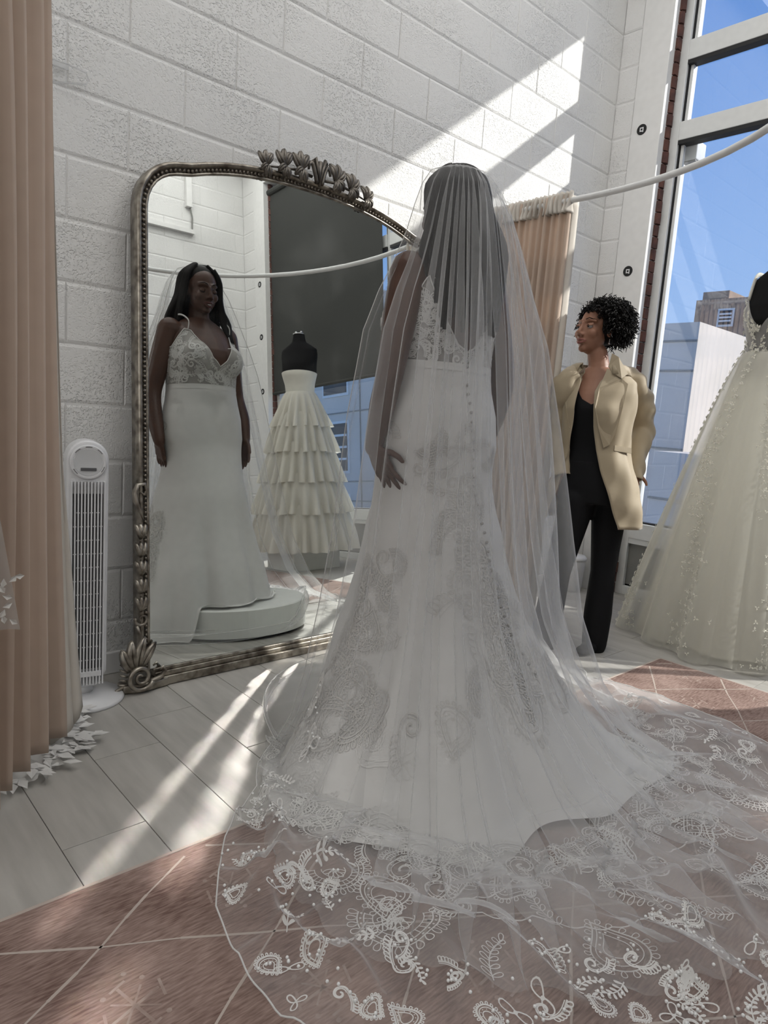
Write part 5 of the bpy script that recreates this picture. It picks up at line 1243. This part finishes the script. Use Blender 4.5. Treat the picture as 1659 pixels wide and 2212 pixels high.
def cluster(G, i, j, par, m, cnt, sp):        # a tuft of small beaded leaves
    V = []; F = []; n = G.shape[1]
    for _ in range(cnt):
        ii = int(np.clip(i+rg.normal(0, sp), 0, G.shape[0]-2)); jj = int(j+rg.normal(0, sp*1.1)); p = Vector(G[ii, jj % n]); e1 = (Vector(G[ii, (jj+2) % n])-p).normalized(); e2 = (Vector(G[max(ii-1, 0), jj % n])-Vector(G[ii+1, jj % n])).normalized(); nr = e1.cross(e2).normalized()
        if nr.dot(Vector((p.x, p.y, 0))) < 0: nr = -nr
        for a in rg.uniform(0, 6.3)+np.array((0, 2.1, 4.2)):
            L = rg.uniform(.008, .017); d = e1*math.cos(a)+e2*math.sin(a); w = nr.cross(d)*L*.28; b = len(V); V += [p+nr*.004, p+d*L*.5+w+nr*.008, p+d*L+nr*.005, p+d*L*.5-w+nr*.008]; F.append((b, b+1, b+2, b+3))
    return tag(link('lace_trail', mesh('lace_trail', V, F), m, par), kind='stuff')
for tr_ in range(11):                         # trails of beaded leaves running down the skirt
    j0 = tr_/11*260+rg.normal(0, 4)
    for q in np.linspace(0, 1, 14): cluster(G1, 1+q*42, j0+6*math.sin(q*5+tr_), t1_, M['ivory_lace'], int(9+22*q), 1.2+1.6*q)
for k in range(120):
    i = rg.integers(0, 14); j = rg.integers(0, 96); sprig(Gb, int(i), int(j), rg.uniform(.016, .030), 'lace_sprig', bd1, M['ivory_lace'])
# seen in the mirror: tiered strapless gown on a plinth
FB = (-.60, -2.60); rb2 = math.radians(60)
pl2 = empty('plinth_box', (*FB, 0), 'low white plinth under the tiered gown, seen in the mirror', 'plinth')
MB().box((-.24, -.20, .0), (.24, .20, .16)).build('box', M['pedestal'], pl2, bevel=.004)
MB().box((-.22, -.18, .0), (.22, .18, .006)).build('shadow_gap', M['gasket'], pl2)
f2, S2 = dress_form((*FB, 0), rb2, 1.74, 'black dress form wearing the tiered gown, seen in the mirror'); f2.location.z = .161
g2 = empty('tiered_gown', (*FB, 0), 'cream strapless gown with tulle tiers, seen in the mirror', 'gown', rz=rb2); g2.location.z = .161
topz = 1.50+.02*np.sin(ag)
Gb = np.array([form_ring(S2, 1.335+(topz-1.335)*q, ag, .006) for q in np.linspace(0, 1, 10)])
link('bodice', gridmesh('bodice', Gb, True), M['ivory_lace'], g2)
zt = [1.345, 1.13, .88, .62, .36]; 
for k in range(5):
    rt = .125+.058*k
    skirt_layers(g2, 1.345 if k == 0 else zt[k]+.04, zt[k]-.30 if k < 4 else .012, rt, rt+.115, M['ivory_under'], 20+3*k, 40+k, 260, 22, .75, name='tier', hemwave=.012)
skirt_layers(g2, 1.34, .012, .125, .36, M['ivory_under'], 10, 51, 160, 24, .9, name='underskirt')
# chair with a white cloth, also only in the mirror
ch = empty('side_chair', (-1.28, -2.95, 0), 'grey chair with light wood legs and white rail, seen in the mirror', 'chair', rz=.5)
MB().box((-.22, -.21, .42), (.22, .21, .47)).build('seat', M['panel'], ch, bevel=.015)
MB().box((-.21, -.22, .55), (.21, -.18, .86)).build('backrest', M['panel'], ch, bevel=.012)
for sx in (-1, 1):
    for sy in (-1, 1): MB().tube([(sx*.19, sy*.18, .43), (sx*.21, sy*.20, .0)], [.018, .012], 10).build('leg', M['wood'], ch, smooth=True)
    MB().tube([(sx*.19, -.19, .43), (sx*.19, -.205, .60)], .013, 8).build('back_post', M['frame'], ch)
MB().box((-.2, .19, .24), (.2, .215, .27)).build('rail', M['frame'], ch)
cl_ = empty('folded_cloth', (-1.28, -2.95, .475), 'crumpled white cloth on the grey chair, seen in the mirror', 'cloth')
mb = MB(); rg = np.random.default_rng(2)
for k in range(9): mb.sphere((rg.normal(0, .07), rg.normal(0, .06), .05+.05*rg.random()), (.07, .055, .05), 12, 8)
fuse('folds', mb, .010, M['satin'], cl_, 3)
# heaped under the left curtain: the leafy lace hem of a gown hung behind it
hgn = empty('hanging_gown', (-3.66, -.37, 0), 'white lace gown hem spilling out under the left peach curtain', 'gown')
G = []; n = 150; a = np.radians(np.linspace(-180, 25, n)); th = np.linspace(0, 22*PI, n)
for q in np.linspace(0, 1, 34):
    r = .04+.315*q+.012*q*np.cos(th*.5)+.010*q*np.cos(th*1.3+1); z = .010+.16*(1-q)**1.5*sstep(1, .3, q)+.016*(1+np.cos(th+6*q))*q*(1-.5*q)
    if q > .97: r = r+.012*np.cos(th*2.2)
    G.append(np.stack([r*np.cos(a), r*.86*np.sin(a), z*np.ones(n)], 1))
G = np.array(G); hs = link('lace_skirt', gridmesh('lace_skirt', G), M['dense_lace'], hgn)
rg = np.random.default_rng(14)
for k in range(170):
    i = rg.integers(26, 34); j = int(rg.integers(4, n-4)); p = Vector(G[i, j]); e = Vector((p.x, p.y, 0)).normalized(); t = Vector((-e.y, e.x, 0)); an = rg.uniform(-1, 1); d = e*math.cos(an)+t*math.sin(an); w = Vector((-d.y, d.x, 0)); L = rg.uniform(.03, .06)
    V = [p+Vector((0, 0, .006)), p+d*L*.45+w*L*.25+Vector((0, 0, .009)), p+d*L+Vector((0, 0, .004)), p+d*L*.45-w*L*.25+Vector((0, 0, .007))]
    link('lace_leaf', mesh('lace_leaf', V, [(0, 1, 2, 3)]), M['lace'], hs)
